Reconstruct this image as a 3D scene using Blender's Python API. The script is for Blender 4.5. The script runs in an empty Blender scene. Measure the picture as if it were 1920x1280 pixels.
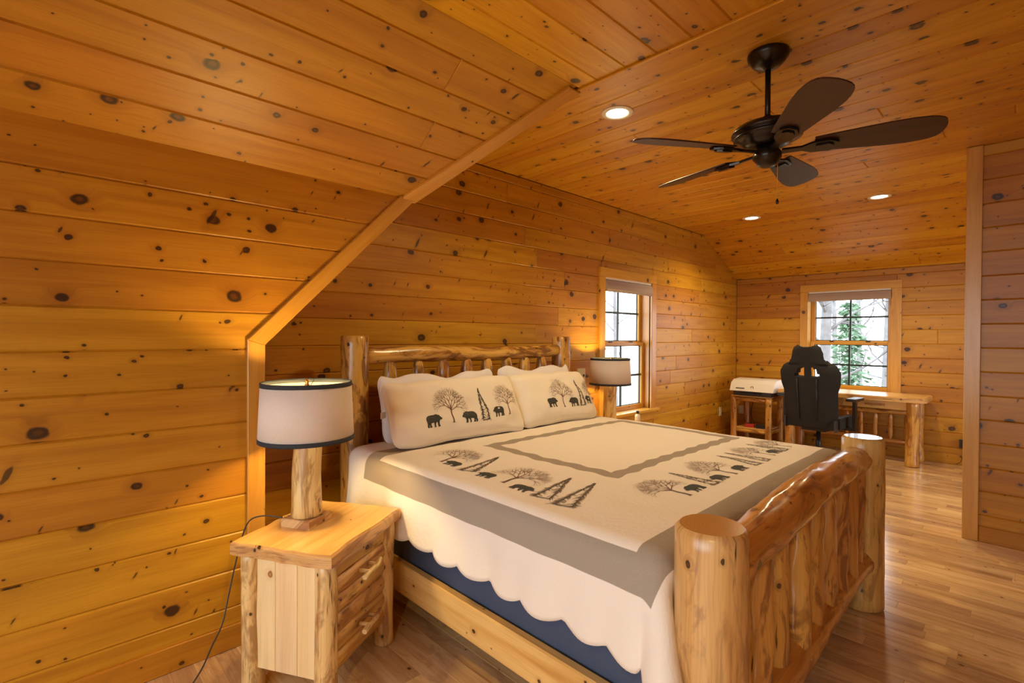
import bpy, math, random
from mathutils import Vector, Matrix, noise
random.seed(7)
PI = math.pi
S = bpy.context.scene
COL = S.collection

# ------------------------------------------------------------------ camera
F_PX, CAM_H = 940.7, 1.40
YAW, PITCH, ROLL = [math.radians(a) for a in (45.937, -0.584, 0.284)]
_f = Vector((math.cos(YAW), math.sin(YAW), 0)); _r = Vector((math.sin(YAW), -math.cos(YAW), 0)); _u = Vector((0, 0, 1))
_f2 = _f*math.cos(PITCH)+_u*math.sin(PITCH); _u2 = _u*math.cos(PITCH)-_f*math.sin(PITCH)
_r3 = _r*math.cos(ROLL)+_u2*math.sin(ROLL); _u3 = _u2*math.cos(ROLL)-_r*math.sin(ROLL)
cam_d = bpy.data.cameras.new('camera'); cam = bpy.data.objects.new('camera', cam_d); COL.objects.link(cam)
cam_d.sensor_width = 36; cam_d.lens = F_PX/1920*36; cam_d.clip_start = 0.02; cam_d.clip_end = 300
cam.matrix_world = Matrix.Translation((0, 0, CAM_H)) @ Matrix((_r3, _u3, -_f2)).transposed().to_4x4()
S.camera = cam

# ------------------------------------------------------------------ world, daylight portals, exposure
W = bpy.data.worlds.new('sky'); S.world = W; W.use_nodes = True
bg = W.node_tree.nodes['Background']
bg.inputs[0].default_value = (0.86, 0.94, 1.0, 1); bg.inputs[1].default_value = 4.2
S.view_settings.view_transform = 'Standard'; S.view_settings.look = 'None'
S.view_settings.gamma = 1; S.view_settings.use_curve_mapping = False
S.view_settings.exposure = 0.62
S.cycles.max_bounces = 7; S.cycles.diffuse_bounces = 4; S.cycles.glossy_bounces = 3; S.cycles.transparent_max_bounces = 12
S.cycles.adaptive_threshold = 0.03
S.cycles.caustics_reflective = False; S.cycles.caustics_refractive = False
S.cycles.sample_clamp_indirect = 4.0

CZ = 2.73            # flat ceiling
YK, YH = 2.475, 2.98 # low wall beside the bed alcove, headboard wall
XE = 7.43            # far end wall
XP, YP = 4.737, 0.30 # partition face and its free edge
XB, YB = -2.4, -2.7  # walls behind the camera
ROW = 0.165
# windows: (x0,x1,z0,z1) openings in the walls behind the camera and beside the nook, daylight enters here
SIDE_WIN = (-1.0, 2.1, 0.6, 2.15)     # y0,y1,z0,z1 in the wall at XB
NOOK_WIN = (5.1, 6.9, 0.45, 2.2)     # in the nook wall at YB

def portal(name, loc, rot, sx, sy):
    l = bpy.data.lights.new(name, 'AREA'); l.shape = 'RECTANGLE'; l.size = sx; l.size_y = sy
    l.cycles.is_portal = True
    o = bpy.data.objects.new(name, l); COL.objects.link(o); o.location = loc; o.rotation_euler = rot
portal('daylight_portal', (XB-0.12, (SIDE_WIN[0]+SIDE_WIN[1])/2, (SIDE_WIN[2]+SIDE_WIN[3])/2), (PI/2, 0, -PI/2), SIDE_WIN[1]-SIDE_WIN[0], SIDE_WIN[3]-SIDE_WIN[2])
portal('daylight_portal', ((NOOK_WIN[0]+NOOK_WIN[1])/2, YB-0.12, (NOOK_WIN[2]+NOOK_WIN[3])/2), (PI/2, 0, 0), NOOK_WIN[1]-NOOK_WIN[0], NOOK_WIN[3]-NOOK_WIN[2])
portal('daylight_portal', (4.61, YH+0.16, 1.3), (-PI/2, 0, 0), 0.9, 1.4)
portal('daylight_portal', (XE+0.16, 1.6, 1.38), (PI/2, 0, PI/2), 0.9, 1.25)

WARM = (1.0, 0.79, 0.42)
DOWNLIGHT_W, LAMP_W = 50.0, 58.0

# ------------------------------------------------------------------ materials
def nt(name):
    m = bpy.data.materials.new(name); m.use_nodes = True
    t = m.node_tree; return m, t, t.nodes['Principled BSDF']
def N(t, kind, **kw):
    n = t.nodes.new(kind)
    for k, v in kw.items():
        if isinstance(k, str) and hasattr(n, k): setattr(n, k, v)
    return n
def setin(n, **kw):
    for k, v in kw.items(): n.inputs[k.replace('_', ' ')].default_value = v
def math_n(t, op, a, b=None, c=None, clamp=False):
    n = t.nodes.new('ShaderNodeMath'); n.operation = op; n.use_clamp = clamp
    for i, v in enumerate((a, b, c)):
        if v is None: continue
        if isinstance(v, (int, float)): n.inputs[i].default_value = v
        else: t.links.new(v, n.inputs[i])
    return n.outputs[0]
def mixc(t, fac, a, b, mode='MIX'):
    n = t.nodes.new('ShaderNodeMix'); n.data_type = 'RGBA'; n.blend_type = mode
    for s, v in ((n.inputs[0], fac), (n.inputs[6], a), (n.inputs[7], b)):
        if isinstance(v, (int, float)): s.default_value = v
        elif isinstance(v, tuple): s.default_value = (*v, 1) if len(v) == 3 else v
        else: t.links.new(v, s)
    return n.outputs[2]
def smooth(t, x, lo, hi):
    n = t.nodes.new('ShaderNodeMapRange'); n.interpolation_type = 'SMOOTHSTEP'
    for s, v in zip(n.inputs, (x, lo, hi)):
        if isinstance(v, (int, float)): s.default_value = v
        else: t.links.new(v, s)
    return n.outputs[0]
def comb(t, x, y, z=0.0):
    n = t.nodes.new('ShaderNodeCombineXYZ')
    for s, v in zip(n.inputs, (x, y, z)):
        if isinstance(v, (int, float)): s.default_value = v
        else: t.links.new(v, s)
    return n.outputs[0]
def noise_n(t, vec, scale, detail=3, rough=0.55, dist=0.0):
    n = t.nodes.new('ShaderNodeTexNoise'); t.links.new(vec, n.inputs['Vector'])
    setin(n, Scale=scale, Detail=detail, Roughness=rough, Distortion=dist); return n.outputs[0]

def wood(name, light, mid, dark, knot=(0.020, 0.006, 0.003), knots=0.4, knot_scale=6.0, rmax=0.024, small=0.14,
         rough=0.34, coat=0.25, var=0.22, streak=0.5, crack=0.0, grain=1.0, bump=0.0, blotch=0.0, spike=0.0, coat_rough=0.22, bl0=0.50):
    """wood from UV in metres: u runs along the grain, v across it"""
    m, t, b = nt(name)
    uv = t.nodes.new('ShaderNodeUVMap'); sep = t.nodes.new('ShaderNodeSeparateXYZ'); t.links.new(uv.outputs[0], sep.inputs[0])
    u0, v0 = sep.outputs[0], sep.outputs[1]
    oi = t.nodes.new('ShaderNodeObjectInfo'); rnd = oi.outputs['Random']
    u = math_n(t, 'MULTIPLY_ADD', rnd, 37.3, u0); v = math_n(t, 'MULTIPLY_ADD', rnd, 91.7, v0)
    # knots
    wob = t.nodes.new('ShaderNodeTexNoise'); t.links.new(comb(t, u, v), wob.inputs['Vector']); setin(wob, Scale=22.0, Detail=2.0)
    woff = t.nodes.new('ShaderNodeVectorMath'); woff.operation = 'SCALE'; woff.inputs['Scale'].default_value = 0.016
    sub = t.nodes.new('ShaderNodeVectorMath'); sub.operation = 'SUBTRACT'; t.links.new(wob.outputs['Color'], sub.inputs[0]); sub.inputs[1].default_value = (.5, .5, .5)
    t.links.new(sub.outputs[0], woff.inputs[0])
    add = t.nodes.new('ShaderNodeVectorMath'); t.links.new(comb(t, math_n(t, 'MULTIPLY', u, 0.8), v), add.inputs[0]); t.links.new(woff.outputs[0], add.inputs[1])
    def knotset(scale, active, r0, r1, vec=None):
        vo = t.nodes.new('ShaderNodeTexVoronoi'); vo.voronoi_dimensions = '2D'; vo.inputs['Scale'].default_value = scale
        t.links.new(vec or add.outputs[0], vo.inputs['Vector'])
        sc = t.nodes.new('ShaderNodeSeparateColor'); t.links.new(vo.outputs['Color'], sc.inputs[0])
        d = math_n(t, 'DIVIDE', vo.outputs['Distance'], scale)
        on = math_n(t, 'LESS_THAN', sc.outputs[0], active)
        sq = math_n(t, 'MULTIPLY', sc.outputs[1], sc.outputs[1])
        r = math_n(t, 'MULTIPLY_ADD', sq, r1-r0, r0)
        q = math_n(t, 'DIVIDE', d, r)
        core = math_n(t, 'MULTIPLY', smooth(t, q, 1.15, 0.75), on)
        halo = math_n(t, 'MULTIPLY', smooth(t, q, 3.2, 0.8), on)
        eye = math_n(t, 'MULTIPLY', smooth(t, q, 0.55, 0.25), math_n(t, 'MULTIPLY', on, sc.outputs[2]))
        return core, halo, eye
    c1, h1, e1 = knotset(knot_scale, knots, 0.006, rmax)
    c2, h2, e2 = knotset(knot_scale*2.7, small, 0.003, 0.0075)
    if spike:   # spike knots: branches sawn lengthwise, slashes across the grain
        s3 = t.nodes.new('ShaderNodeSeparateXYZ'); t.links.new(add.outputs[0], s3.inputs[0])
        c3, h3, e3 = knotset(5.0, spike, 0.006, 0.021, comb(t, math_n(t, 'MULTIPLY_ADD', s3.outputs[1], -0.9, math_n(t, 'MULTIPLY', s3.outputs[0], 2.4)), math_n(t, 'MULTIPLY', s3.outputs[1], 0.6)))
    vg = math_n(t, 'MULTIPLY_ADD', h1, 0.035, v)
    # grain
    g1 = noise_n(t, comb(t, math_n(t, 'MULTIPLY', u, 1.1), math_n(t, 'MULTIPLY', vg, 17.0)), 1.0, 3, 0.6, 0.5)
    g2 = noise_n(t, comb(t, math_n(t, 'MULTIPLY', u, 5.0), math_n(t, 'MULTIPLY', vg, 190.0)), 1.0, 2, 0.6)
    g3 = noise_n(t, comb(t, math_n(t, 'MULTIPLY', u, 0.9), math_n(t, 'MULTIPLY', v, 4.0)), 1.3, 2, 0.5)
    col = mixc(t, smooth(t, g1, 0.36, 0.66), light, mid)
    col = mixc(t, math_n(t, 'MULTIPLY', smooth(t, g1, 0.60, 0.76), streak), col, dark)
    col = mixc(t, math_n(t, 'MULTIPLY', smooth(t, g2, 0.45, 0.75), 0.28*grain), col, dark)
    if blotch:
        bl = noise_n(t, comb(t, math_n(t, 'MULTIPLY', u, 2.2), math_n(t, 'MULTIPLY', v, 7.0)), 1.6, 4, 0.65, 1.2)
        col = mixc(t, math_n(t, 'MULTIPLY', smooth(t, bl, bl0, bl0+0.14), blotch), col, dark)
    col = mixc(t, math_n(t, 'MULTIPLY', h1, 0.38), col, dark)
    col = mixc(t, math_n(t, 'MULTIPLY', h2, 0.25), col, dark)
    if crack:
        fk = noise_n(t, comb(t, math_n(t, 'MULTIPLY', u, 5.0), math_n(t, 'MULTIPLY', vg, 75.0)), 1.0, 2, 0.7)
        gate = smooth(t, noise_n(t, comb(t, math_n(t, 'MULTIPLY', u, 2.0), math_n(t, 'MULTIPLY', v, 8.0)), 1.7, 1), 0.48, 0.58)
        col = mixc(t, math_n(t, 'MULTIPLY', math_n(t, 'MULTIPLY', smooth(t, fk, 0.60, 0.68), gate), crack), col, knot)
    col = mixc(t, math_n(t, 'MULTIPLY', c1, 0.93), col, knot)
    col = mixc(t, math_n(t, 'MULTIPLY', c2, 0.9), col, knot)
    if spike: col = mixc(t, math_n(t, 'MULTIPLY', c3, 0.8), mixc(t, math_n(t, 'MULTIPLY', h3, 0.3), col, dark), knot)
    col = mixc(t, math_n(t, 'MULTIPLY', e1, 0.5), col, dark)
    br = math_n(t, 'ADD', math_n(t, 'MULTIPLY_ADD', rnd, var, 1.0-var*0.5), math_n(t, 'MULTIPLY_ADD', g3, 0.3, -0.15))
    hsv = t.nodes.new('ShaderNodeHueSaturation'); t.links.new(col, hsv.inputs['Color']); t.links.new(br, hsv.inputs['Value'])
    t.links.new(math_n(t, 'MULTIPLY_ADD', rnd, 0.018, 0.491), hsv.inputs['Hue'])
    t.links.new(hsv.outputs[0], b.inputs['Base Color'])
    setin(b, Roughness=rough); b.inputs['Coat Weight'].default_value = coat; b.inputs['Coat Roughness'].default_value = coat_rough
    if bump:
        bm = t.nodes.new('ShaderNodeBump'); bm.inputs['Strength'].default_value = bump; bm.inputs['Distance'].default_value = 0.003
        hgt = math_n(t, 'ADD', math_n(t, 'MULTIPLY', g1, 0.8), math_n(t, 'MULTIPLY', g2, 0.35))
        t.links.new(hgt, bm.inputs['Height']); t.links.new(bm.outputs[0], b.inputs['Normal'])
    return m

def plain(name, col, rough=0.5, metal=0.0, coat=0.0, spec=None, noise_amt=0.0, nscale=40.0, bump=0.0):
    m, t, b = nt(name)
    setin(b, Roughness=rough, Metallic=metal); b.inputs['Coat Weight'].default_value = coat
    tc = t.nodes.new('ShaderNodeTexCoord')
    n = noise_n(t, tc.outputs['Object'], nscale, 3)
    k = tuple(max(0, c*(1-noise_amt)) for c in col); k2 = tuple(min(1, c*(1+noise_amt)) for c in col)
    t.links.new(mixc(t, n, k, k2), b.inputs['Base Color'])
    if bump:
        bm = t.nodes.new('ShaderNodeBump'); bm.inputs['Strength'].default_value = bump; bm.inputs['Distance'].default_value = 0.002
        t.links.new(n, bm.inputs['Height']); t.links.new(bm.outputs[0], b.inputs['Normal'])
    return m
def emit(name, col, strength):
    m, t, b = nt(name); setin(b, Roughness=0.4)
    b.inputs['Base Color'].default_value = (*col, 1); b.inputs['Emission Color'].default_value = (*col, 1); b.inputs['Emission Strength'].default_value = strength
    return m

M = {}
M['pine'] = wood('knotty_pine', (0.535, 0.248, 0.014), (0.445, 0.188, 0.008), (0.255, 0.083, 0.004), rough=0.42, coat_rough=0.4, coat=0.12, knots=0.50, rmax=0.027, small=0.13, spike=0.26)
M['pine_ceiling'] = wood('knotty_pine_ceiling', (0.65, 0.32, 0.020), (0.56, 0.247, 0.012), (0.29, 0.096, 0.006), rough=0.38, coat_rough=0.3, coat=0.12, knots=0.75, rmax=0.024, small=0.22)
M['trim'] = wood('pine_trim', (0.64, 0.33, 0.045), (0.56, 0.26, 0.028), (0.38, 0.15, 0.015), knots=0.06, small=0.03, streak=0.3)
M['log'] = wood('peeled_log', (0.68, 0.36, 0.085), (0.54, 0.235, 0.045), (0.21, 0.066, 0.016), bump=0.15, knots=0.22, rmax=0.016, small=0.10, streak=0.75, crack=0.85, blotch=0.8, rough=0.28, coat=0.7, coat_rough=0.1, var=0.15)
M['log_pale'] = wood('pale_peeled_log', (0.82, 0.60, 0.28), (0.74, 0.48, 0.19), (0.32, 0.14, 0.045), bump=0.15, knots=0.10, rmax=0.008, small=0.28, streak=0.8, crack=0.85, blotch=0.8, bl0=0.46, rough=0.36, coat=0.2, var=0.1)
M['log_post'] = wood('tan_peeled_log', (0.74, 0.47, 0.17), (0.62, 0.345, 0.095), (0.24, 0.105, 0.04), bump=0.15, knots=0.25, rmax=0.013, small=0.10, streak=0.7, crack=0.95, blotch=0.55, rough=0.32, coat=0.3, var=0.1)
M['log_fig'] = wood('figured_log', (0.68, 0.38, 0.095), (0.54, 0.25, 0.048), (0.17, 0.052, 0.012), bump=0.15, knots=0.22, rmax=0.014, small=0.14, streak=0.9, crack=0.9, blotch=0.9, bl0=0.45, rough=0.3, coat=0.35, var=0.1)
M['slab'] = wood('pine_slab', (0.84, 0.55, 0.19), (0.76, 0.45, 0.13), (0.58, 0.29, 0.07), knots=0.02, small=0.03, streak=0.25, rough=0.24, coat=0.4, var=0.06)
M['bark_edge'] = wood('live_edge', (0.74, 0.46, 0.16), (0.55, 0.29, 0.09), (0.27, 0.11, 0.035), knots=0.1, small=0.3, streak=0.8, crack=0.8, blotch=0.7, var=0.05)
M['panel'] = wood('pale_pine_panel', (0.90, 0.70, 0.40), (0.84, 0.60, 0.30), (0.66, 0.40, 0.16), knots=0.12, rmax=0.014, small=0.0, streak=0.2, var=0.08, knot=(0.30, 0.10, 0.03))
M['rail'] = wood('bed_rail_pine', (0.80, 0.52, 0.19), (0.70, 0.40, 0.115), (0.45, 0.19, 0.05), knots=0.5, rmax=0.02, small=0.1, var=0.08)
M['floor'] = wood('hardwood_strip', (0.76, 0.52, 0.28), (0.62, 0.38, 0.175), (0.25, 0.10, 0.035), coat_rough=0.12, knots=0.05, rmax=0.01, small=0.05, streak=0.75, rough=0.2, coat=0.5, var=0.6, knot=(0.10, 0.035, 0.015), blotch=0.3)
def end_grain():
    m, t, b = nt('log_end_grain')
    uv = t.nodes.new('ShaderNodeUVMap')
    w = t.nodes.new('ShaderNodeTexWave'); w.wave_type = 'RINGS'; w.rings_direction = 'SPHERICAL'; t.links.new(uv.outputs[0], w.inputs['Vector']); setin(w, Scale=28.0, Distortion=2.5, Detail=2.0); w.inputs['Detail Scale'].default_value = 1.5
    t.links.new(mixc(t, w.outputs['Fac'], (0.55, 0.275, 0.08), (0.59, 0.31, 0.095)), b.inputs['Base Color']); setin(b, Roughness=0.22)
    b.inputs['Coat Weight'].default_value = 0.6
    return m
M['end'] = end_grain()
M['bronze'] = plain('oil_rubbed_bronze', (0.022, 0.015, 0.012), 0.32, 0.6, 0.2, noise_amt=0.2)
M['blade'] = wood('walnut_blade', (0.05, 0.015, 0.009), (0.038, 0.011, 0.007), (0.02, 0.006, 0.004), knots=0, small=0, rough=0.45, coat=0.0, var=0.1)
M['brass'] = plain('brass', (0.72, 0.47, 0.12), 0.25, 1.0)
M['black'] = plain('black_plastic', (0.012, 0.012, 0.013), 0.35)
M['blackfab'] = plain('black_mesh_fabric', (0.013, 0.0115, 0.010), 0.85, noise_amt=0.5, nscale=500, bump=0.4)
M['white_pl'] = plain('white_plastic', (0.80, 0.77, 0.72), 0.35)
M['ivory'] = plain('ivory_plastic', (0.72, 0.66, 0.45), 0.4)
M['grey_pl'] = plain('dark_grey_plastic', (0.045, 0.042, 0.04), 0.4)
M['red'] = plain('red_plastic', (0.5, 0.03, 0.02), 0.4)
M['navy'] = plain('navy_fabric', (0.065, 0.085, 0.15), 0.95, noise_amt=0.25, nscale=260, bump=0.3)
M['mattress'] = plain('mattress_ticking', (0.78, 0.75, 0.72), 0.9, noise_amt=0.05)
M['linen'] = plain('white_linen', (0.80, 0.75, 0.76), 0.9, noise_amt=0.04, nscale=120, bump=0.15)
M['sham'] = plain('cream_cotton', (0.88, 0.79, 0.66), 0.92, noise_amt=0.05, nscale=160, bump=0.35)
M['thread_dark'] = plain('dark_green_thread', (0.040, 0.042, 0.032), 0.8, noise_amt=0.6, nscale=350)
M['thread_brown'] = plain('brown_thread', (0.155, 0.070, 0.038), 0.8, noise_amt=0.3, nscale=200)
M['thread_fir'] = plain('fir_thread', (0.115, 0.082, 0.050), 0.8, noise_amt=0.4, nscale=200)
M['thread_grey'] = plain('grey_thread', (0.30, 0.27, 0.22), 0.8, noise_amt=0.4, nscale=250)
M['shade_trim'] = plain('charcoal_ribbon', (0.028, 0.032, 0.04), 0.8)
M['blind'] = plain('taupe_blind_fabric', (0.42, 0.33, 0.28), 0.9, noise_amt=0.08, nscale=90)
M['sash_dark'] = plain('dark_green_muntin', (0.018, 0.03, 0.028), 0.4)
M['bark'] = plain('tree_bark', (0.19, 0.185, 0.195), 0.95, noise_amt=0.5, nscale=6)
M['needles'] = plain('conifer_needles', (0.15, 0.25, 0.16), 0.8, noise_amt=0.5, nscale=3)
M['leaf'] = plain('pale_shrub_leaf', (0.21, 0.29, 0.16), 0.8, noise_amt=0.5, nscale=3)
M['soil'] = plain('leaf_litter', (0.30, 0.26, 0.20), 0.95, noise_amt=0.4, nscale=2)
M['hillside'] = plain('hazy_hillside', (0.42, 0.44, 0.46), 0.95, noise_amt=0.3, nscale=0.6)
M['bulb'] = emit('lit_bulb', (1.0, 0.80, 0.45), 14.0)
M['lens'] = emit('downlight_lens', (1.0, 0.86, 0.62), 9.0)
def shade_mat():
    m, t, b = nt('linen_shade')
    tc = t.nodes.new('ShaderNodeTexCoord'); n = noise_n(t, tc.outputs['Object'], 170, 3)
    t.links.new(mixc(t, n, (0.70, 0.62, 0.55), (0.84, 0.76, 0.69)), b.inputs['Base Color']); setin(b, Roughness=0.95)
    tr = t.nodes.new('ShaderNodeBsdfTranslucent'); tr.inputs[0].default_value = (0.72, 0.55, 0.36, 1)
    mx = t.nodes.new('ShaderNodeMixShader'); mx.inputs[0].default_value = 0.12
    t.links.new(b.outputs[0], mx.inputs[1]); t.links.new(tr.outputs[0], mx.inputs[2]); t.links.new(mx.outputs[0], t.nodes['Material Output'].inputs[0])
    return m
M['shade'] = shade_mat()
def glass_mat():
    m, t, b = nt('window_glass')
    tr = t.nodes.new('ShaderNodeBsdfTransparent'); gl = t.nodes.new('ShaderNodeBsdfGlossy'); gl.inputs['Roughness'].default_value = 0.02
    lw = t.nodes.new('ShaderNodeFresnel'); lw.inputs[0].default_value = 1.3
    mx = t.nodes.new('ShaderNodeMixShader'); geo = t.nodes.new('ShaderNodeNewGeometry'); t.links.new(math_n(t, 'MULTIPLY', lw.outputs[0], math_n(t, 'SUBTRACT', 1.0, geo.outputs['Backfacing'])), mx.inputs[0]); t.links.new(tr.outputs[0], mx.inputs[1]); t.links.new(gl.outputs[0], mx.inputs[2])
    t.links.new(mx.outputs[0], t.nodes['Material Output'].inputs[0]); return m
M['glass'] = glass_mat()

# quilt: white cotton with woven grey bands, drawn from the cloth's own coordinates (UV, metres)
BAND = dict(u0=1.29, u1=3.70, v0=0.80, v1=2.30, w=0.112)
FRAME = dict(u0=1.825, u1=3.16, v0=1.235, v1=2.115, w=0.068)
def quilt_mat():
    m, t, b = nt('printed_quilt')
    uv = t.nodes.new('ShaderNodeUVMap'); sp = t.nodes.new('ShaderNodeSeparateXYZ'); t.links.new(uv.outputs[0], sp.inputs[0])
    u, v = sp.outputs[0], sp.outputs[1]
    wv = math_n(t, 'MULTIPLY', math_n(t, 'SINE', math_n(t, 'MULTIPLY', v, 45.0)), 0.006)
    wu = math_n(t, 'MULTIPLY', math_n(t, 'SINE', math_n(t, 'MULTIPLY', u, 45.0)), 0.006)
    uu = math_n(t, 'ADD', u, wv); vv = math_n(t, 'ADD', v, wu)
    def inside(R, e, a, c):
        x = math_n(t, 'MINIMUM', math_n(t, 'SUBTRACT', a, R['u0']-e), math_n(t, 'SUBTRACT', R['u1']+e, a))
        y = math_n(t, 'MINIMUM', math_n(t, 'SUBTRACT', c, R['v0']-e), math_n(t, 'SUBTRACT', R['v1']+e, c))
        return smooth(t, math_n(t, 'MINIMUM', x, y), -0.0015, 0.0015)
    outer = math_n(t, 'SUBTRACT', inside(BAND, BAND['w'], u, v), inside(BAND, 0.0, u, v), clamp=True)
    frame = math_n(t, 'SUBTRACT', inside(FRAME, 0.0, uu, vv), inside(FRAME, -FRAME['w'], uu, vv), clamp=True)
    tc = uv.outputs[0]
    weave = noise_n(t, tc, 240, 2)
    cream = mixc(t, weave, (0.86, 0.78, 0.68), (0.93, 0.86, 0.77))
    grey = mixc(t, weave, (0.33, 0.275, 0.215), (0.43, 0.365, 0.295))
    t.links.new(mixc(t, math_n(t, 'ADD', outer, frame, clamp=True), cream, grey), b.inputs['Base Color'])
    setin(b, Roughness=0.93)
    q1 = noise_n(t, tc, 26, 3, 0.6, 1.5)
    st = noise_n(t, comb(t, math_n(t, 'MULTIPLY', u, 45.0), math_n(t, 'MULTIPLY', v, 120.0)), 1.0, 2)
    bm = t.nodes.new('ShaderNodeBump'); bm.inputs['Strength'].default_value = 0.35; bm.inputs['Distance'].default_value = 0.006
    t.links.new(math_n(t, 'ADD', q1, math_n(t, 'MULTIPLY', st, 0.3)), bm.inputs['Height']); t.links.new(bm.outputs[0], b.inputs['Normal'])
    return m
M['quilt'] = quilt_mat()

# ------------------------------------------------------------------ builders
def empty(name, loc=(0, 0, 0), rz=0.0, label=None, cat=None, group=None):
    o = bpy.data.objects.new(name, None); COL.objects.link(o); o.empty_display_size = 0.1
    o.location = loc; o.rotation_euler = (0, 0, rz)
    return tag(o, label, cat, group)
def tag(o, label=None, cat=None, group=None, kind=None):
    if label: o['label'] = label
    if cat: o['category'] = cat
    if group: o['group'] = group
    if kind: o['kind'] = kind
    return o

class MB:
    def __init__(s): s.v = []; s.f = []; s.uv = []; s.mi = []; s.sm = []
    def face(s, idx, uvs, mi=0, smooth=False):
        s.f.append(tuple(idx)); s.uv.extend(uvs); s.mi.append(mi); s.sm.append(smooth)
    def poly(s, pts, uvs, mi=0, smooth=False):
        k = len(s.v); s.v.extend([tuple(p) for p in pts]); s.face(range(k, k+len(pts)), uvs, mi, smooth)
    def box(s, c, d, ax=None, bev=0.0, mi=0, rot=None, uo=(0, 0)):
        """box centred c, size d; grain along axis ax (0,1,2); chamfered edges"""
        if ax is None: ax = max(range(3), key=lambda i: d[i])
        h = [x/2 for x in d]; b = min(bev, min(h)*0.6)
        k = len(s.v); corners = {}
        V = []
        for sx in (-1, 1):
            for sy in (-1, 1):
                for sz in (-1, 1):
                    sg = (sx, sy, sz)
                    for a in range(3):
                        p = [sg[i]*(h[i]-(b if i != a else 0)) for i in range(3)]
                        corners[(sg, a)] = k+len(V); V.append(p)
        def uvof(p, a):
            oth = [i for i in range(3) if i != ax]
            if a == ax: return (p[oth[0]]+uo[0], p[oth[1]]+uo[1])
            o2 = [i for i in oth if i != a][0]
            return (p[ax]+uo[0], p[o2]+(d[a] if a != oth[0] else 0)+uo[1])
        faces = []
        for a in range(3):
            i, j = [(1, 2), (2, 0), (0, 1)][a]
            for sg in (-1, 1):
                q = []
                for si, sj in ((-1, -1), (1, -1), (1, 1), (-1, 1)):
                    t3 = [0, 0, 0]; t3[a] = sg; t3[i] = si; t3[j] = sj; q.append(corners[(tuple(t3), a)])
                if sg < 0: q.reverse()
                faces.append((q, a))
        if b > 0:
            for a in range(3):
                i, j = [(1, 2), (2, 0), (0, 1)][a]
                for si in (-1, 1):
                    for sj in (-1, 1):
                        def g(sa, w):
                            t3 = [0, 0, 0]; t3[a] = sa; t3[i] = si; t3[j] = sj; return corners[(tuple(t3), w)]
                        q = [g(-1, i), g(1, i), g(1, j), g(-1, j)]
                        if si*sj < 0: q.reverse()
                        faces.append((q, i))
            for sx in (-1, 1):
                for sy in (-1, 1):
                    for sz in (-1, 1):
                        q = [corners[((sx, sy, sz), a)] for a in range(3)]
                        if sx*sy*sz < 0: q.reverse()
                        faces.append((q, 0))
        R = rot if rot is not None else Matrix.Identity(3)
        for p in V: s.v.append(tuple(R @ Vector(p) + Vector(c)))
        for q, a in faces: s.face(q, [uvof(V[x-k], a) for x in q], mi)
        return s
    def tube(s, pts, rad, n=14, cap=True, bump=0.0, seed=0.0, mi=0, mic=None, chamfer=0.0, uo=0.0, flat=1.0):
        """swept tube through pts with radii rad; bump adds peeled-log unevenness"""
        pts = [Vector(p) for p in pts]
        if isinstance(rad, (int, float)): rad = [rad]*len(pts)
        rings = []; L = 0.0; ref = None
        P = list(pts); Rr = list(rad)
        if chamfer:
            for e in (0, -1):
                q = P[1] if e == 0 else P[-2]; d = (P[e]-q); d.normalize()
                a = P[e]; r = Rr[e]
                if e == 0: P[0] = a-d*chamfer; P.insert(0, a); Rr.insert(0, r-chamfer)
                else: P[-1] = a-d*chamfer; P.append(a); Rr.append(r-chamfer)
        for i, p in enumerate(P):
            d = (P[min(i+1, len(P)-1)]-P[max(i-1, 0)]); d.normalize()
            if ref is None: ref = Vector((0, 0, 1)) if abs(d.z) < 0.9 else Vector((1, 0, 0))
            x = (ref - d*ref.dot(d)); x.normalize(); y = d.cross(x); ref = x
            if i: L += (P[i]-P[i-1]).length
            ring = []
            for j in range(n):
                a = 2*PI*j/n; r = Rr[i]
                if bump:
                    nz = noise.noise(Vector((math.cos(a)*1.4+seed*3.1, math.sin(a)*1.4, L*7+seed*17)))
                    nz += 0.5*noise.noise(Vector((math.cos(a)*3+seed, math.sin(a)*3, L*16+seed*5)))
                    r *= 1+bump*nz
                ring.append(p+x*(math.cos(a)*r)+y*(math.sin(a)*r*flat))
            rings.append((ring, L))
        k = len(s.v)
        for ring, _ in rings: s.v.extend(tuple(q) for q in ring)
        rm = max(Rr)
        for i in range(len(rings)-1):
            for j in range(n):
                j2 = (j+1) % n
                q = (k+i*n+j, k+i*n+j2, k+(i+1)*n+j2, k+(i+1)*n+j)
                va, vb = 2*PI*rm*j/n, 2*PI*rm*(j+1)/n
                s.face(q, [(rings[i][1]+uo, va), (rings[i][1]+uo, vb), (rings[i+1][1]+uo, vb), (rings[i+1][1]+uo, va)], mi, True)
        if cap:
            for e in (0, len(rings)-1):
                q = [k+e*n+j for j in range(n)]
                uvs = [(math.cos(2*PI*j/n)*Rr[e], math.sin(2*PI*j/n)*Rr[e]) for j in range(n)]
                if e == 0: q.reverse(); uvs.reverse()
                s.face(q, uvs, mi if mic is None else mic)
        return s
    def lathe(s, prof, n=28, c=(0, 0, 0), mi=0, axis=None, closed=False):
        k = len(s.v); L = 0
        R = axis if axis is not None else Matrix.Identity(3)
        for i, (r, z) in enumerate(prof):
            for j in range(n):
                a = 2*PI*j/n; s.v.append(tuple(R @ Vector((r*math.cos(a), r*math.sin(a), z))+Vector(c)))
        m = len(prof)
        for i in range(m-1 if not closed else m):
            i2 = (i+1) % m
            for j in range(n):
                j2 = (j+1) % n
                s.face((k+i*n+j, k+i*n+j2, k+i2*n+j2, k+i2*n+j), [(j/n, prof[i][1]), ((j+1)/n, prof[i][1]), ((j+1)/n, prof[i2][1]), (j/n, prof[i2][1])], mi, True)
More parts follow.
